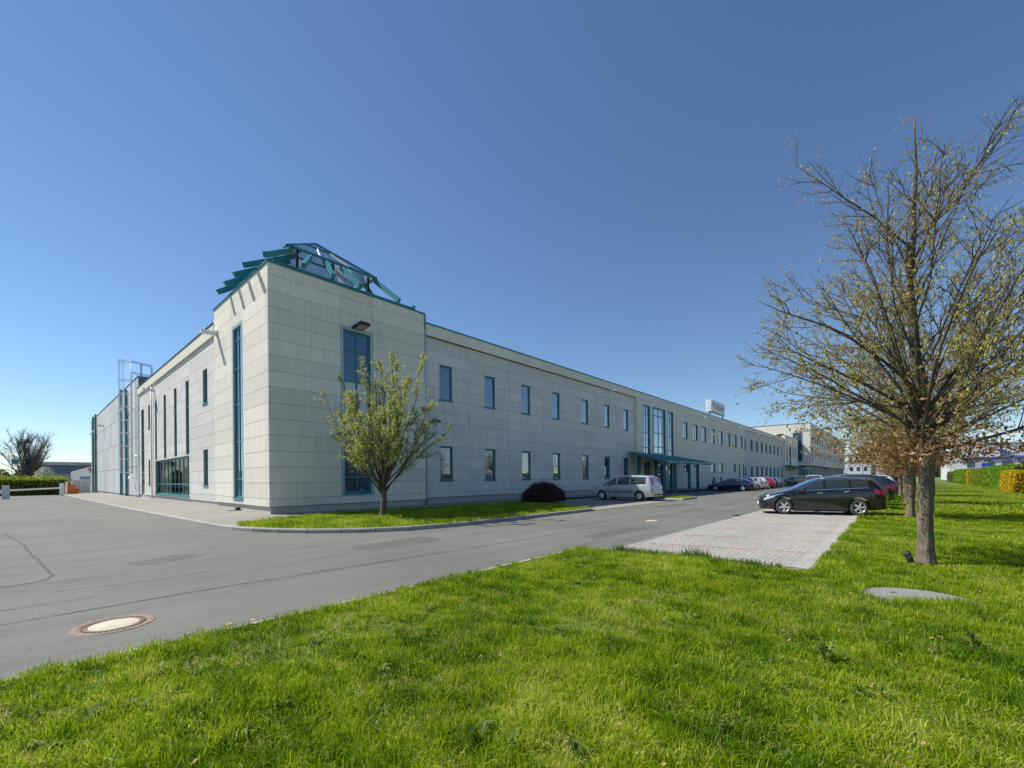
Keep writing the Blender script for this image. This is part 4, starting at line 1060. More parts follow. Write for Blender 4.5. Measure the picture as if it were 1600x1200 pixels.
    for wx in sh.wheels:
        for sd in (1, -1):
            yo = sh.W / 2 - 0.015
            if tm is None:
                t_ = MB().lathe([(wr * 0.62, 0.0), (wr * 0.70, 0.012), (wr * 0.90, 0.012), (wr * 0.975, -0.015), (wr, -0.05), (wr, -0.16), (wr * 0.97, -0.195), (wr * 0.6, -0.2)], 32, 'y')
                o = t_.build('wheel', spec.get('tyre', 'rubber'), c, True, off=(0, 0, 0)); tm = o.data
                rm_ = MB().lathe([(wr * 0.70, -0.002), (wr * 0.66, 0.008), (wr * 0.60, -0.012), (wr * 0.58, -0.05)], 32, 'y')
                ns = spec.get('spokes', 5)
                for k in range(ns):
                    for dk in ((-0.13, 0.13) if spec.get('twin') else (0,)):
                        t0 = 2 * math.pi * k / ns; t1 = t0 + dk
                        rm_.beam((wr * 0.10 * math.cos(t0), -0.006, wr * 0.10 * math.sin(t0)), (wr * 0.63 * math.cos(t1), -0.012, wr * 0.63 * math.sin(t1)), 0.05 if spec.get('twin') else 0.075, 0.02, (0, 1, 0))
                rm_.lathe([(0, 0.008), (wr * 0.14, 0.006), (wr * 0.17, -0.02)], 16, 'y')
                rim = rm_.build('rim', 'alloy', o, False, off=(0, 0, 0)); rmd = rim.data
                dk_ = MB().lathe([(0.001, -0.055), (wr * 0.62, -0.05)], 24, 'y').build('dark_backing', 'dark', o, False, off=(0, 0, 0)); dkd = dk_.data  # dark disc added behind the spokes so the gaps look dark
            else:
                o = bpy.data.objects.new('wheel', tm); COL.objects.link(o); o.parent = c
                for nm, d_ in (('rim', rmd), ('dark_backing', dkd)):
                    r_ = bpy.data.objects.new(nm, d_); COL.objects.link(r_); r_.parent = o
            o.location = (wx - L / 2, sd * yo, wr); o.rotation_euler = (0, random.uniform(0, 1.2), 0 if sd > 0 else math.pi)
    return c

wagon = CarShape(4.5, 1.78, [(0, .60), (.06, .70), (.3, .80), (1.0, .95), (1.25, 1.02), (1.75, 1.26), (2.15, 1.405), (2.6, 1.465), (3.2, 1.465), (3.75, 1.42), (4.02, 1.36), (4.2, 1.20), (4.36, .98), (4.46, .88), (4.5, .80)],
                 [(0, .56), (.3, .70), (1.0, .86), (1.3, .90), (3.9, 1.03), (4.3, .95), (4.5, .74)], (0.88, 3.53), 0.317, 0.20, nose=0.60)
WAG = dict(paint='paint_black', side=[(1.32, 2.32), (2.42, 3.20), (3.28, 3.86)], chrome=True, wind=(1.30, 2.12), rear=(4.02, 4.30), head=(0.12, 0.86, 0.80, 0.99), tail=(4.02, 4.42, 0.72, 0.97), doors=(1.40, 2.37, 3.22),
           handles=(2.08, 3.0), handle='chrome', mirror=1.55, rails=(2.2, 3.95), tyre='tyre_dusty', spokes=5, twin=True, plate_z=0.78)
mpv = CarShape(4.72, 1.85, [(0, .66), (.06, .78), (.3, .92), (.75, 1.06), (1.0, 1.14), (1.6, 1.50), (2.1, 1.70), (2.7, 1.755), (3.6, 1.75), (4.3, 1.70), (4.46, 1.62), (4.58, 1.25), (4.68, 1.0), (4.72, .9)],
               [(0, .62), (.3, .82), (.9, .98), (4.3, 1.09), (4.6, 1.0), (4.72, .84)], (0.98, 3.80), 0.325, 0.24, tumble=0.26, nose=0.62, tail=0.80)
MPV = dict(paint='paint_silver', side=[(1.12, 2.05), (2.15, 3.05), (3.15, 4.22)], wind=(1.0, 2.0), rear=(4.44, 4.60), head=(0.14, 0.75, 0.72, 0.97), tail=(4.60, 4.69, 0.6, 0.8), doors=(1.5, 2.1, 3.1), handles=(1.9, 2.9), mirror=1.45,
           side_strip=True, spokes=9, light_col=(0.92, 1.5), plate_z=0.9)
sedan = CarShape(4.66, 1.81, [(0, .60), (.06, .70), (.3, .80), (1.1, .95), (1.3, 1.0), (1.85, 1.27), (2.25, 1.41), (2.7, 1.46), (3.3, 1.44), (3.8, 1.30), (4.2, 1.12), (4.5, 1.06), (4.62, .98), (4.66, .86)],
                 [(0, .56), (.3, .70), (1.1, .87), (1.35, .91), (3.9, 1.0), (4.4, 1.0), (4.66, .8)], (0.92, 3.60), 0.32, 0.2, nose=0.62, tail=0.76)
SED = dict(paint='paint_navy', side=[(1.38, 2.38), (2.48, 3.3), (3.36, 3.66)], wind=(1.35, 2.2), rear=(3.45, 4.15), head=(0.1, 0.7, 0.78, 0.98), tail=(4.30, 4.60, 0.70, 0.95), doors=(1.45, 2.43, 3.3), handles=(2.1, 3.05), mirror=1.6, spokes=5, plate_z=0.72)
hatch = CarShape(4.0, 1.74, [(0, .60), (.06, .72), (.3, .84), (.9, .98), (1.1, 1.04), (1.6, 1.33), (1.95, 1.46), (2.4, 1.50), (3.1, 1.49), (3.55, 1.42), (3.72, 1.30), (3.88, 1.0), (3.96, .9), (4.0, .8)],
                 [(0, .56), (.3, .74), (.95, .90), (3.5, 1.02), (3.85, .94), (4.0, .76)], (0.80, 3.28), 0.305, 0.2, nose=0.64, tail=0.78)
HAT = dict(paint='paint_white', side=[(1.18, 2.1), (2.2, 2.95), (3.02, 3.35)], wind=(1.15, 1.9), rear=(3.56, 3.82), head=(0.1, 0.6, 0.76, 0.98), tail=(3.62, 3.93, 0.68, 0.97), doors=(1.25, 2.15, 2.95), handles=(1.85, 2.7), mirror=1.35, spokes=5, plate_z=0.76)
suv = CarShape(4.45, 1.84, [(0, .72), (.06, .84), (.3, .96), (1.0, 1.08), (1.2, 1.14), (1.75, 1.45), (2.1, 1.60), (2.6, 1.66), (3.5, 1.64), (4.0, 1.56), (4.18, 1.42), (4.34, 1.08), (4.42, .98), (4.45, .9)],
               [(0, .66), (.3, .84), (1.1, 1.0), (4.0, 1.12), (4.3, 1.04), (4.45, .84)], (0.90, 3.55), 0.35, 0.28, nose=0.66, tail=0.8)
SUV = dict(paint='paint_grey', side=[(1.28, 2.25), (2.35, 3.12), (3.2, 3.75)], wind=(1.25, 2.05), rear=(4.02, 4.28), head=(0.1, 0.65, 0.78, 0.98), tail=(4.05, 4.38, 0.72, 0.97), doors=(1.4, 2.3, 3.12), handles=(2.0, 2.9), mirror=1.5, rails=(2.1, 3.9), spokes=5, plate_z=0.86)

protos = {'wagon': car_proto('parked_car', wagon, WAG, 'x'), 'mpv': car_proto('parked_van', mpv, MPV, 'x', 'van'), 'sedan': car_proto('parked_car', sedan, SED, 'x'),
          'hatch': car_proto('parked_car', hatch, HAT, 'x'), 'suv': car_proto('parked_car', suv, SUV, 'x')}
used_p = set()
def place(kind, x, y, rz, color, label, group=None, z=0.0):
    """nose direction: local -x turned by rz"""
    o = protos[kind] if kind not in used_p else copy_tree(protos[kind])
    used_p.add(kind)
    o.location = (x, y, z); o.rotation_euler = (0, 0, rz); o['label'] = label
    if group: o['group'] = group
    for ch in o.children:
        st_ = ch.name.split('.')[0]
        if st_ in ('body', 'mirror', 'door_handle') and ch.material_slots:
            if st_ != 'body' and kind == 'wagon' and st_ == 'door_handle': continue
            ch.material_slots[0].link = 'OBJECT'; ch.material_slots[0].material = M['paint_' + color]
    return o
NB = -math.pi / 2           # nose towards +y (the office)
a_ = R(17)
bw = place('wagon', 21.95, 2.5, NB + a_, 'black', 'black estate car with silver wheels nearest on the right paved bays', z=0.02); bw.scale = (0.94, 1.0, 1.05)
place('mpv', 28.1, 14.3, NB, 'silver', 'silver people carrier half in the shade in front of the entrance', z=0.02)
# row in front of the office
GL = 'cars parked in front of the office'
rowL = [('sedan', 'navy', 'dark blue liftback car first in the row beyond the entrance canopy'), ('wagon', 'blue', 'blue estate car second in the row beyond the entrance canopy'),
        ('hatch', 'silver', 'silver hatchback third in the row beyond the canopy beside white car'), ('hatch', 'white', 'white hatchback beside the red car in the office row'),
        ('hatch', 'red', 'red hatchback in the row in front of the office'), ('wagon', 'blue', 'bright blue estate car behind the red hatchback'),
        ('hatch', 'grey', 'grey hatchback last of the near office row')]
for k, (kd, cl, lb) in enumerate(rowL):
    place(kd, 52.0 + 2.9 * k + (0.6 if k > 1 else 0), 13.9 + random.uniform(-.2, .2), NB + R(6), cl, lb, GL)
place('suv', 88.5, 13.3, NB + R(10), 'grey', 'large grey off road car with sunlit tail beyond the office row', GL)
for k, (kd, cl, lb) in enumerate([('sedan', 'dark_green', 'dark green saloon car right behind the grey off road car'), ('wagon', 'maroon', 'maroon estate car near the second canopy'), ('mpv', 'white', 'white van parked near the second canopy'),
                                  ('hatch', 'white', 'small white car near the tall block columns'), ('sedan', 'maroon', 'dark red saloon car by the tall block'), ('hatch', 'blue', 'blue hatchback by the tall block'), ('wagon', 'grey', 'grey estate car by the tall block'), ('hatch', 'navy', 'navy hatchback far along by the tall block'), ('suv', 'navy', 'navy off road car farthest along the tall block')]):
    place(kd, 95 + 3.6 * k + (14 if k > 3 else 0), 13.2 + random.uniform(-.3, .3), NB + R(8), cl, lb, GL)
# row on the right paved bays
GR = 'cars parked on the right paved bays'
rowR = [('wagon', 'grey', 'grey estate car right behind the black estate car'), ('suv', 'dark_green', 'dark green off road car third from the lawn trees'), ('hatch', 'black', 'black hatchback in the right row'), ('sedan', 'navy', 'navy saloon car in the right row'),
        ('wagon', 'navy', 'navy estate car in the right row beyond the saloon'), ('hatch', 'maroon', 'maroon hatchback in the right row'), ('sedan', 'grey', 'grey saloon car in the right row'), ('wagon', 'white', 'white estate car in the right row'), ('suv', 'white', 'white off road car in the right row'),
        ('hatch', 'silver', 'silver hatchback in the right row'), ('sedan', 'blue', 'blue saloon car in the right row'), ('hatch', 'white', 'white hatchback in the right row'), ('wagon', 'silver', 'silver estate car in the right row'), ('mpv', 'navy', 'navy van in the right row'), ('hatch', 'red', 'red hatchback in the right row'), ('sedan', 'white', 'white saloon car farthest in the right row')]
for k, (kd, cl, lb) in enumerate(rowR):
    place(kd, 26.3 + 2.95 * k + (6 if k > 7 else 0) + (9 if k > 11 else 0), 2.35 + random.uniform(-.25, .2), NB + R(16) - R(0.5) * k, cl, lb, GR, z=0.02)

# ------------------------------------------------------------------ grass
def cam_coords(x, y):
    return x * _rt.x + y * _rt.y, x * _ax.x + y * _ax.y      # (right, depth)
def blades(xy, z, hgt, wid, rng, lean=0.35, flat=0.25):
    n = len(xy); ang = rng.uniform(0, 2 * np.pi, n); la = rng.uniform(0, 2 * np.pi, n)
    h = hgt * rng.uniform(0.5, 1.25, n); w = wid * rng.uniform(0.7, 1.3, n)
    ln = np.abs(rng.normal(0, lean, n)) * h + flat * h * rng.uniform(0, 1, n)
    b0 = np.stack([xy[:, 0], xy[:, 1], z], 1)
    sd = np.stack([np.cos(ang), np.sin(ang), np.zeros(n)], 1) * w[:, None] / 2
    dr = np.stack([np.cos(la), np.sin(la), np.zeros(n)], 1) * ln[:, None]
    up = np.stack([np.zeros(n), np.zeros(n), h], 1)
    mid = b0 + dr * 0.35 + up * 0.6; tip = b0 + dr + up * np.clip(1 - 0.35 * (ln / h) ** 2, 0.3, 1)[:, None]
    v = np.stack([b0 - sd, b0 + sd, mid + sd * 0.8, mid - sd * 0.8, tip], 1).reshape(-1, 3)
    k = np.arange(n)[:, None] * 5
    loops = np.concatenate([k + np.array([0, 1, 2, 3]), k + np.array([3, 2, 4])], 1).reshape(-1)
    fn = np.tile([4, 3], n)
    return v, fn, loops
def grass_field(name, xy, zf, hf, wf, rng, mat='grass', lean=0.35, tint_shift=0.0, parent=None):
    x, y = xy[:, 0], xy[:, 1]; z = zf(x, y) - 0.006
    v, fn, lp = blades(xy, z, hf(x, y), wf, rng, lean)
    t = np.clip(0.44 + 0.24 * hnoise(x, y, 1.6, 3) + 0.20 * hnoise(x, y, 6.5, 5) + 0.16 * hnoise(x, y, 17, 6) + rng.normal(0, 0.14, len(x)) + tint_shift, 0, 0.92 if tint_shift < 0.5 else 1.0)
    dry = rng.uniform(0, 1, len(x)) < 0.035 + 0.10 * (hnoise(x, y, 1.7, 9) > 0.75); t[dry] = rng.uniform(0.93, 1.0, dry.sum())
    me = nmesh(name, v, fn, lp, np.repeat(t, 5))
    return tag(make(name, me, mat, parent), kind='stuff')
def sample_view(n, d0, d1, rng, power=1.0, marg=1.25, test=in_lawn):
    """random ground points seen by the camera between depths d0 and d1; density falls as depth^-power"""
    out = []
    while sum(len(o) for o in out) < n:
        m_ = n * 2
        d = (d0 ** (2 - power) + rng.uniform(0, 1, m_) * (d1 ** (2 - power) - d0 ** (2 - power))) ** (1 / (2 - power))
        r = d * rng.uniform(-marg, marg, m_)
        x = _ax.x * d + _rt.x * r; y = _ax.y * d + _rt.y * r
        k = test(x, y); out.append(np.stack([x[k], y[k]], 1))
    return np.concatenate(out)[:n]
def near_h(x, y):
    edge = np.where(x < BAY_X0, LAWN_Y0 - y, np.where(x < 26, BAY_Y0 - y, 9))
    h = 0.064 + 0.026 * hnoise(x, y, 1.1, 11) + 0.026 * hnoise(x, y, 4.5, 12) + 0.022 * hnoise(x, y, 13, 14)
    on_slab = (x - 7.25) ** 2 + (y + 0.2) ** 2 < 0.66 ** 2
    return np.where(on_slab, 0.13, np.clip(h * np.where(edge < 0.5, 1.10, 1.0), 0.028, 0.14))
rg1 = np.random.default_rng(21)
gn = sample_view(230000, 2.0, 6.5, rg1, 1.2); bare = hnoise(gn[:, 0], gn[:, 1], 3.1, 51) + 0.5 * hnoise(gn[:, 0], gn[:, 1], 9, 52); gn = gn[(bare < 0.75) | (rg1.uniform(0, 1, len(gn)) < 0.4)]
grass_field('grass', gn, lawn_z, near_h, 0.0068, rg1, lean=0.45)
grass_field('grass', sample_view(130000, 6.0, 16, rg1, 1.3), lawn_z, lambda x, y: near_h(x, y) * 1.05, 0.011, rg1, tint_shift=0.03)
grass_field('grass', sample_view(60000, 15, 60, rg1, 1.5), lawn_z, lambda x, y: near_h(x, y) * 1.1, 0.03, rg1, tint_shift=0.05)
# verge by the office
def tst(x, y): return in_poly(x, y, STRIP)
grass_field('grass', sample_view(45000, 13, 28, rg1, 1.0, 0.9, tst), lambda x, y: 0.122 + 0 * x, lambda x, y: 0.10 + 0.03 * hnoise(x, y, 1.5, 2), 0.014, rg1, tint_shift=0.06)
grass_field('grass', sample_view(4000, 24, 40, rg1, 1.0, 0.9, lambda x, y: in_poly(x, y, ISL)), lambda x, y: 0.10 + 0 * x, lambda x, y: 0.12 + 0 * x, 0.02, rg1, tint_shift=0.06)
# seed stalks
st_xy = sample_view(2600, 3.5, 10, rg1, 1.2); st_xy = st_xy[hnoise(st_xy[:, 0], st_xy[:, 1], 1.3, 31) > 0.2]
grass_field('grass_stalks', st_xy, lawn_z, lambda x, y: 0.17 + 0 * x, 0.005, rg1, lean=0.12, tint_shift=0.25)
# longer tufts standing in the lawn
tc = sample_view(420, 2.2, 11, rg1, 1.15); tn = 70
tx = np.repeat(tc, tn, 0) + rg1.normal(0, 0.045, (len(tc) * tn, 2)); tx = tx[in_lawn(tx[:, 0], tx[:, 1])]
grass_field('grass_tufts', tx, lawn_z, lambda x, y: 0.115 + 0.02 * hnoise(x, y, 9, 71), 0.0055, rg1, lean=0.75, tint_shift=0.02)
dc = sample_view(160, 2.2, 11, rg1, 1.15); dxy = np.repeat(dc, 60, 0) + rg1.normal(0, 0.09, (len(dc) * 60, 2)); dxy = dxy[in_lawn(dxy[:, 0], dxy[:, 1])]
grass_field('dry_grass', dxy, lawn_z, lambda x, y: 0.07 + 0 * x, 0.005, rg1, lean=1.0, tint_shift=1.0)
# broad weeds: rosettes
def rosettes(name, xy, rng, size, nl, mat='weed', up=0.5, zf=lawn_z):
    V, T = [], []
    z = zf(xy[:, 0], xy[:, 1])
    for (x, y), z0 in zip(xy, z):
        s_ = size * rng.uniform(0.6, 1.3); tt = rng.uniform(0, 1)
        for k in range(rng.integers(nl - 2, nl + 3)):
            a = rng.uniform(0, 2 * np.pi); L = s_ * rng.uniform(0.6, 1.1); el = up * rng.uniform(0.5, 1.3)
            d = np.array([np.cos(a), np.sin(a), 0]); sd = np.array([-np.sin(a), np.cos(a), 0]) * L * 0.11; u = np.array([0, 0, 1.0])
            b0 = np.array([x, y, z0]); m_ = b0 + d * L * 0.45 + u * L * el * 0.7; tip = b0 + d * L + u * L * el * 0.55
            V += [b0, m_ + sd, tip, m_ - sd]; T += [np.clip(tt + rng.normal(0, 0.15), 0, 1)] * 4
    n = len(V) // 4
    return tag(make(name, nmesh(name, np.array(V), np.full(n, 4), np.arange(4 * n), np.array(T)), mat), kind='stuff')
cl = sample_view(9000, 2.2, 13, rg1, 1.2); cl = cl[(hnoise(cl[:, 0], cl[:, 1], 2.6, 41) > 0.45)]; rosettes('clover', cl, rg1, 0.04, 7, up=1.1)
rosettes('weeds', sample_view(150, 2.3, 14, rg1, 1.1), rg1, 0.085, 11, up=1.0)
def gpt(px, py, z=0.03):
    a = (px - 800) / 675; b_ = -(py - 747.5) / 675; c, s_ = math.cos(ROLL), math.sin(ROLL)
    A = c * a + s_ * b_; B = -s_ * a + c * b_; t = (z - CAM_H) / B
    return (_ax.x * t + _rt.x * A * t, _ax.y * t + _rt.y * A * t)
for k, ((px, py), lb, sz) in enumerate([((750, 1165), 'broad leaved dock plant in the lawn at the lower centre', 0.16), ((1275, 1150), 'broad leaved plantain at the lower right of the lawn', 0.13), ((1290, 1035), 'bluish tuft of long grass in the right lawn', 0.14), ((1525, 1020), 'pale long grass tuft near the concrete cover', 0.15)]):
    p = gpt(px, py); o = rosettes('dock_plant' if k < 2 else 'grass_tuft', np.array([p]), np.random.default_rng(60 + k), sz, 16, up=0.9 if k < 2 else 1.6)
    del o['kind']; tag(o, lb, 'plant')
# taller weeds where the lawn meets the paving
wd = np.stack([rg1.normal(BAY_X0 + 0.08, 0.10, 1500), rg1.uniform(1.5, 4.6, 1500)], 1)
grass_field('edge_weeds', wd, lambda x, y: 0.01 + 0 * x, lambda x, y: 0.11 + 0.13 * np.clip(hnoise(x, y, 3, 4), 0, 1), 0.013, rg1, mat='weed', lean=0.4)
# dandelions and fallen leaves
dx = np.concatenate([sample_view(330, 14, 45, rg1, 1.1, 1.2, lambda x, y: (y < BAY_Y0 - 0.4) & (y > -6) & (hnoise(x, y, 0.6, 77) > -0.1)), np.array([gpt(358, 985), gpt(395, 978), gpt(880, 866), gpt(940, 862)]), np.stack([rg1.uniform(5, 8, 26), rg1.uniform(15.2, 17.4, 26)], 1)])
V, T = [], []
for x, y in dx:
    z = (0.17 if y > 12 else float(lawn_z(x, y)) + 0.085); r = rg1.uniform(0.018, 0.028)
    for k in range(3):
        a = k * 1.05 + rg1.uniform(0, 1); u = np.array([np.cos(a), np.sin(a), 0.25]) * r; w_ = np.array([-np.sin(a), np.cos(a), -0.2]) * r; c0 = np.array([x, y, z])
        V += [c0 - u, c0 + w_, c0 + u, c0 - w_]; T += [rg1.uniform()] * 4
tag(make('dandelions', nmesh('dandelions', np.array(V), np.full(len(V) // 4, 4), np.arange(len(V)), np.array(T)), 'dandelion'), kind='stuff')
fl = sample_view(170, 2.2, 9, rg1, 1.0); P = np.stack([fl[:, 0], fl[:, 1], lawn_z(fl[:, 0], fl[:, 1]) + 0.05], 1)
leaf_cloud('fallen_leaves', P, 0.02, 0.6, 'dead_leaf', None, rg1, tint=rg1.uniform(0.6, 1, len(P)))

# ------------------------------------------------------------------ trees
def grow(p, d, L, n, rng, wander=0.12, trop=0.05):
    """curved polyline"""
    pts = [np.array(p, float)]; d = np.array(d, float); d /= np.linalg.norm(d)
    for i in range(n):
        d = d + rng.normal(0, wander, 3) + np.array([0, 0, trop]); d /= np.linalg.norm(d)
        pts.append(pts[-1] + d * L / n)
    return np.array(pts)
def along(pts, t):
    n = len(pts) - 1; f = min(max(t, 0), 0.9999) * n; i = int(f); return pts[i] + (pts[i + 1] - pts[i]) * (f - i), (pts[i + 1] - pts[i]) / (np.linalg.norm(pts[i + 1] - pts[i]) + 1e-9)
def side_dir(d, ang, rng, flatten=0.0):
    a = rng.normal(size=3); a -= d * a.dot(d); a[2] *= (1 - flatten); a /= np.linalg.norm(a) + 1e-9
    v = d * math.cos(ang) + a * math.sin(ang); return v / np.linalg.norm(v)
def trunk_mesh(mb, pts, rad, rng, n=16, lump=0.10):
    base = len(mb.v); ph = rng.uniform(0, 6.28, 4)
    for i, (p, r) in enumerate(zip(pts, rad)):
        for k in range(n):
            t = 2 * math.pi * k / n
            rr = r * (1 + lump * (math.sin(3 * t + ph[0] + i * 0.25) * 0.5 + math.sin(5 * t + ph[1] - i * 0.3) * 0.35 + math.sin(2 * t + ph[2]) * 0.4 - 0.55 * abs(math.sin(4.5 * t + ph[3] + 0.35 * math.sin(i * 0.5))) ** 6) + rng.normal(0, lump * 0.18))
            mb.v.append((p[0] + rr * math.cos(t), p[1] + rr * math.sin(t), p[2]))
    for i in range(len(pts) - 1):
        for k in range(n):
            a = base + i * n + k; b_ = base + i * n + (k + 1) % n; mb.f.append((a, b_, b_ + n, a + n))

def hornbeam(seed, name, label, loc, group, leaf_scale=1.0):
    rng = np.random.default_rng(seed); t = thing(name, label, 'tree', loc, group=group)
    tr = MB(); lb_ = MB(); tw_ = MB()
    zs = np.linspace(-0.1, 2.6, 26); px = np.cumsum(rng.normal(0, 0.006, 26)); py = np.cumsum(rng.normal(0, 0.006, 26))
    rad = 0.108 + 0.05 * np.exp(-np.clip(zs, 0, 9) / 0.25) + 0.012 * (zs > 1.7)
    tp = np.stack([px, py, zs], 1); trunk_mesh(tr, tp, rad, rng, 40, 0.13)
    lead = grow(tp[-1], (rng.normal(0, .05), rng.normal(0, .05), 1), 5.3, 10, rng, 0.08, 0.10)
    lb_.tube(lead, np.linspace(0.095, 0.008, 11), 8)
    twl = []
    limbs = []
    NL = 58
    for k in range(NL):
        f = k / NL; az = k * 2.4 + rng.uniform(-.3, .3)
        if f < 0.62: z0 = 1.95 + 0.85 * f / 0.62; p0 = np.array([np.interp(z0, zs, px), np.interp(z0, zs, py), z0]); ed = rng.uniform(6, 62); el = R(ed); L = (2.85 + 0.018 * ed) * rng.uniform(0.86, 1.08)
        else: p0, _ = along(lead, (f - 0.62) * 1.6); el = R(rng.uniform(35, 70)); L = rng.uniform(2.2, 3.2) * (1.25 - f * 0.45)
        d = (math.cos(az) * math.cos(el), math.sin(az) * math.cos(el), math.sin(el))
        pts = grow(p0, d, L, 9, rng, 0.085, 0.03 if f < 0.62 else 0.05); r0 = rng.uniform(0.016, 0.038) if f < 0.62 else 0.018
        lb_.tube(pts, np.linspace(r0, 0.005, 10), 6); limbs.append((pts, L))
    limbs.append((lead, 3.6))
    subs = []
    for pts, L in limbs:
        for j in range(10):
            u = rng.uniform(0.16, 0.97); p0, d = along(pts, u)
            l2 = (0.35 + (1 - u) * L * 0.36) * rng.uniform(0.7, 1.3); q = grow(p0, side_dir(d, R(rng.uniform(28, 55)), rng), l2, 5, rng, 0.14, 0.05)
            tw_.tube(q, np.linspace(0.009, 0.0035, 6), 4, False); subs.append((q, l2))
    for q, l2 in subs:
        for j in range(int(4 + l2 * 4)):
            u = rng.uniform(0.12, 1.0); p0, d = along(q, u); l3 = rng.uniform(0.14, 0.42)
            w_ = grow(p0, side_dir(d, R(rng.uniform(25, 60)), rng), l3, 3, rng, 0.16, 0.02); tw_.tube(w_, np.linspace(0.0036, 0.002, 4), 3, False); twl.append(w_)
    tr.build('trunk', 'bark', t, True, off=(0, 0, 0)); tag(lb_.build('limbs', 'bark_dark', t, True, off=(0, 0, 0)), kind='stuff'); tag(tw_.build('twigs', 'twig', t, off=(0, 0, 0)), kind='stuff')
    C, B = [], []
    for w_ in twl:
        m_ = w_.mean(0); rr = math.hypot(m_[0], m_[1])
        low = m_[2] < 2.75 - 0.12 * max(0, rr - 1.2) and rr < 2.5
        dens = np.clip(1.15 - (m_[2] - 2.2) / 4.6, 0.16, 1) * 11
        if low and rng.uniform() < 0.8:
            for j in range(rng.integers(4, 9)): B.append(w_[rng.integers(0, 4)] + rng.normal(0, 0.035, 3))
        for j in range(rng.poisson(dens)):
            C.append(w_[rng.integers(1, 4)] + rng.normal(0, 0.02, 3) - np.array([0, 0, 0.02]))
    for j in range(2400):   # sprouts low on the trunk hold last year's leaves
        a = rng.uniform(0, 6.28); r_ = rng.gamma(2.2, 0.42); z0 = 1.68 + rng.gamma(2, 0.17) + 0.14 * r_; B.append(np.array([r_ * math.cos(a), r_ * math.sin(a), z0]))
    leaf_cloud('crown', np.array(C), 0.029 * leaf_scale, 0.36, 'catkin', t, rng, droop=0.55)
    leaf_cloud('dead_leaves', np.array(B), 0.041 * leaf_scale, 0.48, 'dead_leaf', t, rng, droop=0.35)
    return t
GT = 'row of pollarded lawn trees'
h1 = hornbeam(3, 'lawn_tree', 'large nearly bare tree with brown leaves low down, nearest on the lawn', (10.45, -0.38, 0.02), GT)
h2 = hornbeam(5, 'lawn_tree', 'second lawn tree with its trunk just left of the nearest trunk', (21.4, -0.35, 0.02), GT, 1.25)
for k, (src, x, rz, lb) in enumerate([(h1, 32.5, 2.1, 'third lawn tree behind the black estate car'), (h2, 43.5, 4.0, 'fourth lawn tree along the right row of cars'), (h1, 55, 5.2, 'fifth lawn tree along the right row of cars'), (h2, 67, 1.2, 'sixth lawn tree far along the verge'), (h1, 79, 3.0, 'seventh lawn tree far along the verge'), (h2, 92, 2.4, 'last lawn tree far along the verge')]):
    c = copy_tree(src); c.location = (x, -0.4 + 0.2 * math.sin(k * 2), 0.02); c.rotation_euler = (0, 0, rz); c['label'] = lb; c.scale = (0.85 + 0.05 * (k % 3),) * 3
pb = thing('ground_pipe', 'short black pipe leaning at the foot of the nearest lawn tree', 'pipe', (10.1, -0.1, 0))
pb.location = (10.30, -0.21, 0.0)
MB().tube([(10.30, -0.21, -0.02), (10.20, -0.12, 0.24)], 0.05, 12).build('tube', 'plastic', pb, True)
MB().tube([(10.205, -0.125, 0.225), (10.195, -0.116, 0.245)], 0.057, 12).build('collar', 'rubber', pb, True)

def pear(seed, name, label, loc, H=6.9, spread=2.1):
    rng = np.random.default_rng(seed); t = thing(name, label, 'tree', loc); tr = MB(); tw_ = MB()
    zs = np.linspace(-0.05, 1.25, 8); tp = np.stack([0.03 * np.sin(zs * 2), 0.02 * np.cos(zs * 3), zs], 1); trunk_mesh(tr, tp, 0.125 - 0.02 * zs + 0.03 * np.exp(-zs / 0.15), rng, 12, 0.07)
    st_, tl = [], []
    for k in range(36):
        az = k * 2.4 + rng.uniform(-.4, .4); op = R(rng.uniform(5, 52)); z0 = rng.uniform(0.85, 1.25)
        L = (H - z0) * rng.uniform(0.72, 1.0) * (1.0 if op < R(25) else 0.80)
        d = (math.cos(az) * math.sin(op), math.sin(az) * math.sin(op), math.cos(op))
        q = grow((0.03 * math.cos(az), 0.03 * math.sin(az), z0), d, L, 10, rng, 0.07, 0.05); tr.tube(q, np.linspace(0.034, 0.005, 11), 6); st_.append((q, L))
    sb = []
    for q, L in st_:
        for j in range(15):
            u = rng.uniform(0.16, 0.98); p0, d = along(q, u); l2 = (0.3 + (1 - u) * 1.2) * rng.uniform(0.6, 1.2); w_ = grow(p0, side_dir(d, R(rng.uniform(20, 45)), rng), l2, 5, rng, 0.10, 0.06)
            tw_.tube(w_, np.linspace(0.009, 0.003, 6), 4, False); sb.append(w_)
    P = []
    for w_ in sb + [s_[0][3:] for s_ in st_]:
        for j in range(rng.integers(13, 24)):
            u = rng.uniform(0.15, 1.0); p0, _ = along(w_, u)
            for i in range(rng.integers(3, 7)): P.append(p0 + rng.normal(0, 0.035, 3))
    tr.build('trunk', 'bark_dark', t, True, off=(0, 0, 0)); tag(tw_.build('twigs', 'twig', t, off=(0, 0, 0)), kind='stuff')
    leaf_cloud('crown', np.array(P), 0.033, 0.5, 'young_leaf', t, rng, droop=0.1)
    return t
pear(11, 'street_tree', 'young upright tree with yellow green buds on the verge before the tower', (9.5, 15.4, 0.12))

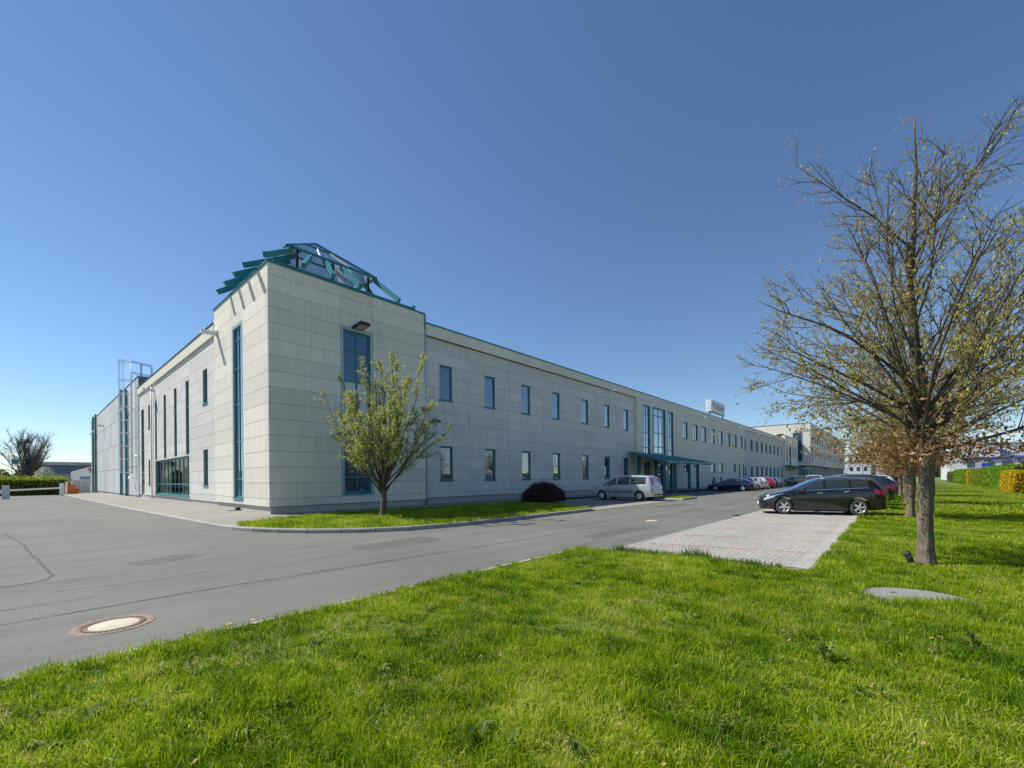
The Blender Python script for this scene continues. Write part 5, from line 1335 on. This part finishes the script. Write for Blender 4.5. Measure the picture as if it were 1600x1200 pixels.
# dark rounded bush at the facade
def dome_points(n, rx, ry, rz, rng, shell=0.25):
    d = rng.normal(size=(n, 3)); d[:, 2] = np.abs(d[:, 2]); d /= np.linalg.norm(d, axis=1)[:, None]
    return d * (1 - shell * rng.uniform(0, 1, n) ** 2)[:, None] * np.array([rx, ry, rz]) * (1 + 0.05 * np.sin(d[:, 0] * 9) * np.sin(d[:, 1] * 11))[:, None]
bu = thing('dark_bush', 'dark purple clipped round bush on the verge by the facade', 'bush', (21.5, 16.5, 0.12))
rgb = np.random.default_rng(8)
Pb = dome_points(15000, 1.6, 1.15, 1.15, rgb); Pb *= (1 + 0.10 * rgb.normal(0, 1, 15000) * (rgb.uniform(0, 1, 15000) < 0.3))[:, None]; Pb[:, 2] += 0.05
leaf_cloud('foliage', Pb, 0.045, 0.5, 'purple_leaf', bu, rgb)
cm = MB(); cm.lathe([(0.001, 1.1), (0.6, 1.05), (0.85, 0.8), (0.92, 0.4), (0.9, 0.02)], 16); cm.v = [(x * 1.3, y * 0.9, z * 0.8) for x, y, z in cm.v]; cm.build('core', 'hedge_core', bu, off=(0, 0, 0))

# hedges on the right and left
def hedge(name, label, x0, x1, y0, y1, h, mat, n, leaf, rng, cat='hedge', group=None, z0=0.03, ragged=0.05):
    t = thing(name, label, cat, ((x0 + x1) / 2, (y0 + y1) / 2, z0), group=group)
    a, b_ = (x1 - x0) / 2, (y1 - y0) / 2
    face = rng.uniform(0, 1, n); P = np.zeros((n, 3)); u = rng.uniform(-1, 1, n); v = rng.uniform(0, 1, n)
    tot = 2 * a * h * 2 + 2 * b_ * h * 2 + 4 * a * b_; p1 = 4 * a * h / tot; p2 = p1 + 4 * b_ * h / tot
    sgn = np.sign(rng.uniform(-1, 1, n))
    m1 = face < p1; m2 = (face >= p1) & (face < p2); m3 = face >= p2
    P[m1] = np.stack([u[m1] * a, sgn[m1] * b_, v[m1] * h], 1); P[m2] = np.stack([sgn[m2] * a, u[m2] * b_, v[m2] * h], 1); P[m3] = np.stack([u[m3] * a, (v[m3] * 2 - 1) * b_, np.full(m3.sum(), h)], 1)
    nr = np.stack([P[:, 0] / a, P[:, 1] / b_, (P[:, 2] - h / 2) / (h / 2)], 1); rnd = np.linalg.norm(nr, axis=1)
    P *= (1 - 0.06 * np.clip(rnd - 1.15, 0, 1))[:, None]
    P += rng.normal(0, ragged, (n, 3)); lump = 0.10 * hnoise(P[:, 0] + x0, P[:, 2] * 1.3 + P[:, 1], 2.2, 6)
    P[:, 1] += np.sign(P[:, 1]) * lump * m1; P[:, 2] += np.abs(lump) * m3; P[:, 2] = np.abs(P[:, 2])
    leaf_cloud('foliage', P, leaf, 0.55, mat, t, rng)
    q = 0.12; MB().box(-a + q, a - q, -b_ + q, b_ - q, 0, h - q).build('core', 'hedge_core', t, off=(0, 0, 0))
    return t
rh = np.random.default_rng(15)
GH = 'clipped shrubs along the right verge'
hedge('garden_hedge', 'bright green hedge block nearest at the right edge behind the yellow shrub', 57.5, 76, -10.2, -7.6, 2.35, 'hedge_leaf', 26000, 0.075, rh, group=GH)
hedge('forsythia_shrub', 'bright yellow flowering shrub at the right edge', 52.5, 58.5, -8.6, -7.0, 1.75, 'forsythia', 14000, 0.06, rh, 'shrub', GH)
hedge('garden_hedge', 'olive green hedge block in the middle of the right hedge row', 76.4, 92, -9.9, -7.9, 2.1, 'hedge_olive', 12000, 0.10, rh, group=GH)
hedge('forsythia_shrub', 'narrow yellow shrub between two green hedge blocks', 92.2, 95, -9.6, -7.9, 2.1, 'forsythia', 3000, 0.10, rh, 'shrub', GH)
hedge('garden_hedge', 'rounded green hedge block left of the narrow yellow shrub', 95.2, 112, -9.9, -7.7, 2.3, 'hedge_leaf', 9000, 0.13, rh, group=GH)
hedge('garden_hedge', 'dull olive hedge block at the far end of the right row', 113, 128, -9.8, -7.9, 2.0, 'far_leaf', 6000, 0.14, rh, group=GH)
hedge('garden_hedge', 'long green hedge continuing beyond the right edge of the view', 8, 52, -11.5, -9.0, 2.2, 'hedge_olive', 30000, 0.10, rh, group=GH)
hedge('boundary_hedge', 'fresh green hedge behind the white barrier at the left', -14, 3.6, 80.5, 82.5, 2.0, 'hedge_olive', 16000, 0.10, rh, ragged=0.20)

# bare tree with a nest, blossoming shrub
def bare_tree(seed, name, label, loc, H, mat='twig_grey', n1=26, spread=48):
    rng = np.random.default_rng(seed); t = thing(name, label, 'tree', loc); tr = MB(); tw_ = MB()
    tr.tube([(0, 0, -0.1), (0, 0, 0.8), (0.05, 0, 1.6)], [0.3, 0.24, 0.2], 10)
    for k in range(n1):
        az = k * 2.4; op = R(rng.uniform(3, spread)); L = H * rng.uniform(0.72, 0.95) * (1.0 - 0.25 * op)
        q = grow((0, 0, rng.uniform(0.7, 1.8)), (math.cos(az) * math.sin(op), math.sin(az) * math.sin(op), math.cos(op)), L, 8, rng, 0.06, 0.04); tr.tube(q, np.linspace(0.085, 0.012, 9), 5)
        for j in range(12):
            u = rng.uniform(0.15, 0.98); p0, d = along(q, u); w_ = grow(p0, side_dir(d, R(rng.uniform(18, 40)), rng), (0.5 + (1 - u) * 2.2) * rng.uniform(0.6, 1.1), 4, rng, 0.08, 0.05); tw_.tube(w_, np.linspace(0.03, 0.010, 5), 3, False)
            for i in range(5):
                p1, d1 = along(w_, rng.uniform(0.2, 1)); x_ = grow(p1, side_dir(d1, R(30), rng), rng.uniform(0.4, 1.0), 2, rng, 0.1, 0.03); tw_.tube(x_, [0.013, 0.01, 0.007], 3, False)
    tr.build('trunk', mat, t, True, off=(0, 0, 0)); tag(tw_.build('twigs', mat, t, off=(0, 0, 0)), kind='stuff')
    return t
bt = bare_tree(31, 'bare_tree', 'bare grey tree with a dark nest behind the left hedge', (0.1, 95, 0), 8.9, n1=40, spread=25)
ne = thing('bird_nest', 'dark round nest high in the bare tree at the left', 'nest', (0.15, 94.9, 7.6)); nP = dome_points(500, 0.4, 0.4, 0.35, rgb, 0.6); nP[:, 2] *= np.sign(rgb.uniform(-1, 1, 500)); leaf_cloud('sticks', nP, 0.12, 0.12, 'purple_leaf', ne, rgb)
bs = thing('blossom_shrub', 'pale blossoming shrub behind the left hedge', 'shrub', (1.7, 90, 0)); bP = dome_points(3600, 1.5, 1.2, 3.8, rgb, 0.8); leaf_cloud('blossom', bP, 0.09, 0.6, 'blossom', bs, rgb); sm = MB(); sm.tube([(0, 0, 0), (0.1, 0, 1.5), (0.3, 0, 3)], [0.1, 0.07, 0.03], 6); sm.build('stem', 'twig_grey', bs, off=(0, 0, 0))

# ------------------------------------------------------------------ street ironwork
def manhole(loc, r, label, detail=True):
    t = thing('manhole_cover', label, 'manhole cover', (loc[0], loc[1], 0.0), group='round manhole covers')
    n = 48
    MB().lathe([(r * 1.02, 0.001), (r * 1.0, 0.007), (r * 0.86, 0.008), (r * 0.84, 0.003), (r * 0.80, 0.003)], n, 'z', (*loc, 0)).build('frame_ring', 'iron_rim', t)
    MB().lathe([(0.0001, 0.006), (r * 0.60, 0.007), (r * 0.62, 0.004)], n, 'z', (*loc, 0)).build('concrete_fill', 'cover_concrete', t, True)
    MB().lathe([(r * 0.62, 0.0035), (r * 0.64, 0.009), (r * 0.70, 0.009), (r * 0.72, 0.004), (r * 0.80, 0.0035)], n, 'z', (*loc, 0)).build('lid_ring', 'iron', t)
    if detail:
        for k in range(36):
            a = 2 * math.pi * k / 36; MB().beam((loc[0] + r * 0.735 * math.cos(a), loc[1] + r * 0.735 * math.sin(a), 0.007), (loc[0] + r * 0.79 * math.cos(a), loc[1] + r * 0.79 * math.sin(a), 0.007), 0.022, 0.008).build('rib', 'iron_rim', t)
manhole((0.64, 6.56), 0.35, 'rusty iron manhole cover with pale concrete fill at the lower left')
manhole((15.2, 6.72), 0.36, 'manhole cover in the middle of the street before the van', False)
dg = thing('gully_grate', 'dark gully grate at the street edge beside the black estate car', 'grate', (19.3, 4.85, 0))
MB().box(19.0, 19.55, 4.70, 5.05, 0.001, 0.012).build('frame', 'iron', dg)
for k in range(6): MB().box(19.04 + k * 0.085, 19.08 + k * 0.085, 4.74, 5.01, 0.0125, 0.02).build('bar', 'dark', dg)
cvr = thing('concrete_cover', 'round grey concrete shaft cover half hidden in the right lawn', 'shaft cover', (7.25, -0.2, 0))
MB().lathe([(0.001, 0.082), (0.58, 0.082), (0.61, 0.07), (0.62, -0.05)], 40, 'z', (7.25, -0.2, 0)).build('slab', 'cover_slab', cvr)
MB().lathe([(0.001, 0.083), (0.03, 0.083)], 12, 'z', (7.45, 0.05, 0)).build('lifting_hole', 'dark', cvr)

# ------------------------------------------------------------------ far left: gate and buildings
bg_ = thing('barrier_gate', 'white road barrier across the yard exit at the left', 'barrier', (-1.4, 65, 0))
MB().box(-1.65, -1.15, 64.8, 65.2, 0, 1.35).build('drive_post', 'far_white', bg_)
MB().box(-1.9, -1.6, 64.7, 65.0, 0.55, 0.95).build('counterweight', 'metal', bg_)
MB().beam((-1.3, 65.1, 0.85), (2.8, 76.2, 0.92), 0.10, 0.16).build('boom', 'white_paint', bg_)
MB().box(2.62, 3.0, 76.1, 76.45, 0, 1.5).build('rest_post', 'white_paint', bg_)
tm = thing('ticket_post', 'slim white post beside the barrier end', 'post', (3.25, 77.6, 0)); MB().box(3.15, 3.35, 77.5, 77.7, 0, 1.6).build('shaft', 'white_paint', tm); MB().box(3.12, 3.38, 77.47, 77.73, 1.601, 1.68).build('cap', 'metal', tm)
for k, (x, y, w_, h, lb) in enumerate([(3.05, 79.2, 0.3, 1.0, 'orange bin next to the barrier end post'), (3.75, 79.4, 0.42, 1.1, 'taller orange bin with raised handle by the cage'), (4.15, 79.8, 0.35, 0.6, 'small low orange box beside the white cage')]):
    ob = thing('orange_bin', lb, 'bin', (x, y, 0.12), group='orange bins by the gate')
    q = MB(); q.add([(x - w_ * .8, y - w_ * .8, .12), (x + w_ * .8, y - w_ * .8, .12), (x + w_ * .8, y + w_ * .8, .12), (x - w_ * .8, y + w_ * .8, .12), (x - w_, y - w_, .12 + h), (x + w_, y - w_, .12 + h), (x + w_, y + w_, .12 + h), (x - w_, y + w_, .12 + h)], [(3, 2, 1, 0), (4, 5, 6, 7), (0, 1, 5, 4), (1, 2, 6, 5), (2, 3, 7, 6), (3, 0, 4, 7)])
    q.build('body', 'orange', ob); MB().box(x - w_ * 1.05, x + w_ * 1.05, y - w_ * 1.05, y + w_ * 1.05, .121 + h, .19 + h).build('lid', 'orange', ob)
    if k == 1: MB().tube([(x - 0.3, y, 1.2), (x - 0.3, y, 1.75), (x + 0.3, y, 1.75), (x + 0.3, y, 1.2)], 0.03, 6).build('handle', 'metal', ob)
cg = thing('storage_cage', 'white slatted storage cage at the far corner of the hall', 'cage', (4.8, 82, 0.1))
for k in range(12):
    MB().box(4.0 + k * 0.135, 4.10 + k * 0.135, 81.5, 81.55, 0.25, 1.95).build('slat', 'white_paint', cg)
for k in range(10): MB().box(3.95, 4.0, 81.6 + k * 0.2, 81.74 + k * 0.2, 0.25, 1.95).build('slat', 'white_paint', cg)
MB().box(4.05, 5.6, 81.6, 83.6, 0.2, 1.85).build('back_panel', 'far_grey', cg)
for x in (3.97, 4.8, 5.62): MB().box(x - 0.04, x + 0.04, 81.46, 81.54, 0, 2.05).build('post', 'metal', cg)
wb = thing('white_shed', 'low white industrial building behind the storage cage', 'building', (6.6, 108, 0))
v = [(5.3, 112, 0), (7.6, 104, 0), (20, 110, 0), (16, 120, 0)]
MB().add([(x, y, 0) for x, y, z in v] + [(5.3, 112, 3.5), (7.6, 104, 4.4), (20, 110, 4.4), (16, 120, 3.5)], [(0, 1, 5, 4), (1, 2, 6, 5), (2, 3, 7, 6), (3, 0, 4, 7), (4, 5, 6, 7)]).build('wall', 'far_white', wb)
MB().beam((6.25, 108.5, 2.2), (7.2, 105.2, 2.2), 0.05, 0.9).build('window', 'far_blue', wb); MB().beam((7.1, 105.6, 3.9), (7.35, 104.7, 3.9), 0.06, 0.45).build('sign_plate', 'sign_red', wb)
bb = thing('blue_hall', 'long dark blue hall with pale roof band far left', 'building', (6, 150, 0))
MB().box(1.5, 60, 150, 190, 3.8, 5.7).build('upper_wall', 'far_blue', bb); MB().box(1.7, 60, 150.2, 190, 0, 3.8).build('lower_wall', 'far_grey', bb); MB().box(1.2, 60, 149.5, 190, 5.7, 6.5).build('roof', 'far_band', bb)
for x in (5.2, 7.4): MB().box(x, x + 0.7, 150.1, 150.19, 0.2, 3.0).build('door', 'far_blue', bb)
ts = thing('hanging_sign', 'small teal sign board on a white frame in front of the bare tree', 'sign', (-1.05, 88, 0))
MB().box(-1.35, -0.75, 88, 88.08, 4.1, 4.75).build('board', 'teal', ts); MB().tube([(-1.35, 88.04, 0), (-1.35, 88.04, 4.9)], 0.04, 6).build('post', 'white_paint', ts); MB().tube([(-1.35, 88.04, 3.9), (-0.7, 88.04, 3.9)], 0.04, 6).build('crossbar', 'white_paint', ts)

# ------------------------------------------------------------------ far right
rb_ = thing('retail_building', 'white retail building with blue band behind the right hedge', 'building', (170, -30, 0))
MB().box(170, 200, -60, -10.8, 0, 9.6).build('wall', 'far_white', rb_); MB().box(169.8, 200, -60, -10.6, 9.6, 9.9).build('roof', 'roofing', rb_)
MB().box(169.6, 169.9, -46, -13.0, 5.5, 6.2).build('band', 'sign_blue', rb_)
cv = [(169.75, -20.2, 9.2), (169.75, -20.2, 6.9), (169.75, -23.6, 6.9)] + [(169.75, -20.2 - 3.4 * (1 - math.cos(t)) , 9.2 - 2.1 * math.sin(t)) for t in np.linspace(math.pi / 2, 0, 8)]
MB().add(cv, [tuple(range(len(cv)))]).build('sign_panel', 'sign_blue', rb_)
for k in range(9): MB().box(169.85, 169.95, -16 - k * 3.2, -14.2 - k * 3.2, 3.6, 5.0).build('window', 'glass', rb_)
MB().box(169.0, 169.9, -18, -15.8, 0.1, 4.9).build('porch', 'far_grey', rb_)
bsn = thing('blue_sign', 'small blue sign above the right hedge', 'sign', (130, -13.4, 0)); MB().box(130, 130.1, -14.2, -13.0, 2.6, 3.9).build('board', 'sign_blue', bsn); MB().tube([(130.05, -13.6, 0), (130.05, -13.6, 2.7)], 0.06, 6).build('post', 'metal', bsn)
rl_ = thing('white_railing', 'low white railing across the end of the verge', 'railing', (110, -1, 0))
for y in np.arange(-4.5, 0.8, 1.3): MB().box(109.95, 110.05, y - 0.05, y + 0.05, 0, 1.1).build('post', 'white_paint', rl_)
for z in (0.55, 1.05): MB().box(109.96, 110.04, -4.6, 0.8, z, z + 0.09).build('rail', 'white_paint', rl_)
for k, (x, y, h) in enumerate([(200, 9.1, 10.3), (150, -2.5, 9.0), (120, -16, 9.0)]):
    lp = thing('street_lamp', ['tall pale street lamp at the end of the street', 'street lamp beyond the white railing', 'street lamp behind the right hedge'][k], 'street lamp', (x, y, 0), group='far street lamps')
    MB().tube([(x, y, 0), (x, y, h - 0.4), (x - 0.2, y - 0.3, h - 0.05), (x - 0.5, y - 1.2, h)], [0.11, 0.07, 0.06, 0.05], 8).build('pole', 'metal', lp, True); MB().beam((x - 0.45, y - 1.0, h), (x - 0.6, y - 1.9, h + 0.02), 0.25, 0.12).build('head', 'white_paint', lp)
for k, (x, y0, y1, h, mt_, lb) in enumerate([(330, 11.6, 24, 9.5, 'far_white', 'pale low building closing the end of the street'), (360, -4, 10, 7.5, 'far_band', 'low grey building right of the pale one at the street end'), (300, 26, 36, 8, 'far_grey', 'grey building beside the tall block at the street end')]):
    fbd = thing('distant_building', lb, 'building', (x, y0, 0)); MB().box(x, x + 20, y0, y1, 0, h).build('wall', mt_, fbd); MB().box(x - 0.4, x + 20.4, y0 - 0.4, y1 + 0.4, h, h + 0.6).build('roof', 'roofing', fbd)
    for j in range(3): MB().box(x - 0.1, x - 0.01, y0 + 1.5 + j * 3.3, y0 + 3 + j * 3.3, h * 0.45, h * 0.7).build('window', 'glass', fbd)
# woods on the horizon
rw = np.random.default_rng(44)
def wood(name, ang0, ang1, dist, h, n, size, seed):
    r = np.random.default_rng(seed); a = np.radians(r.uniform(ang0, ang1, n)); d = dist * r.uniform(0.92, 1.15, n)
    hh = h * (0.65 + 0.35 * np.sin(a * 37 + seed) * np.sin(a * 91)) + 0.2 * h * np.sin(a * 300)
    P = np.stack([d * np.cos(a), d * np.sin(a), np.abs(hh) * r.uniform(0, 1, n) ** 0.7], 1)
    leaf_cloud(name, P, size, 0.8, 'far_leaf', None, r)
wood('distant_wood', 84, 110, 520, 15, 9000, 2.0, 1)
wood('distant_wood', 50, 84, 600, 9, 4000, 2.0, 2)
wood('distant_wood', -14, 4.5, 420, 13, 12000, 1.5, 3)
# street trees on the other side of the road, beyond the right edge; the office windows mirror them
for k, (src, x, rz) in enumerate([(h1, 14, 0.5), (h2, 23, 1.7), (h1, 31, 2.9), (h2, 40, 4.1), (h1, 50, 5.0), (h2, 61, 0.9)]):
    c = copy_tree(src); c.location = (x, -13.5 - (k % 2), 0.0); c.rotation_euler = (0, 0, rz); c.scale = (1.1, 1.1, 1.1); c['group'] = 'street trees beyond the right edge'
    c['label'] = ['first', 'second', 'third', 'fourth', 'fifth', 'sixth'][k] + ' street tree beyond the hedge outside the right edge'
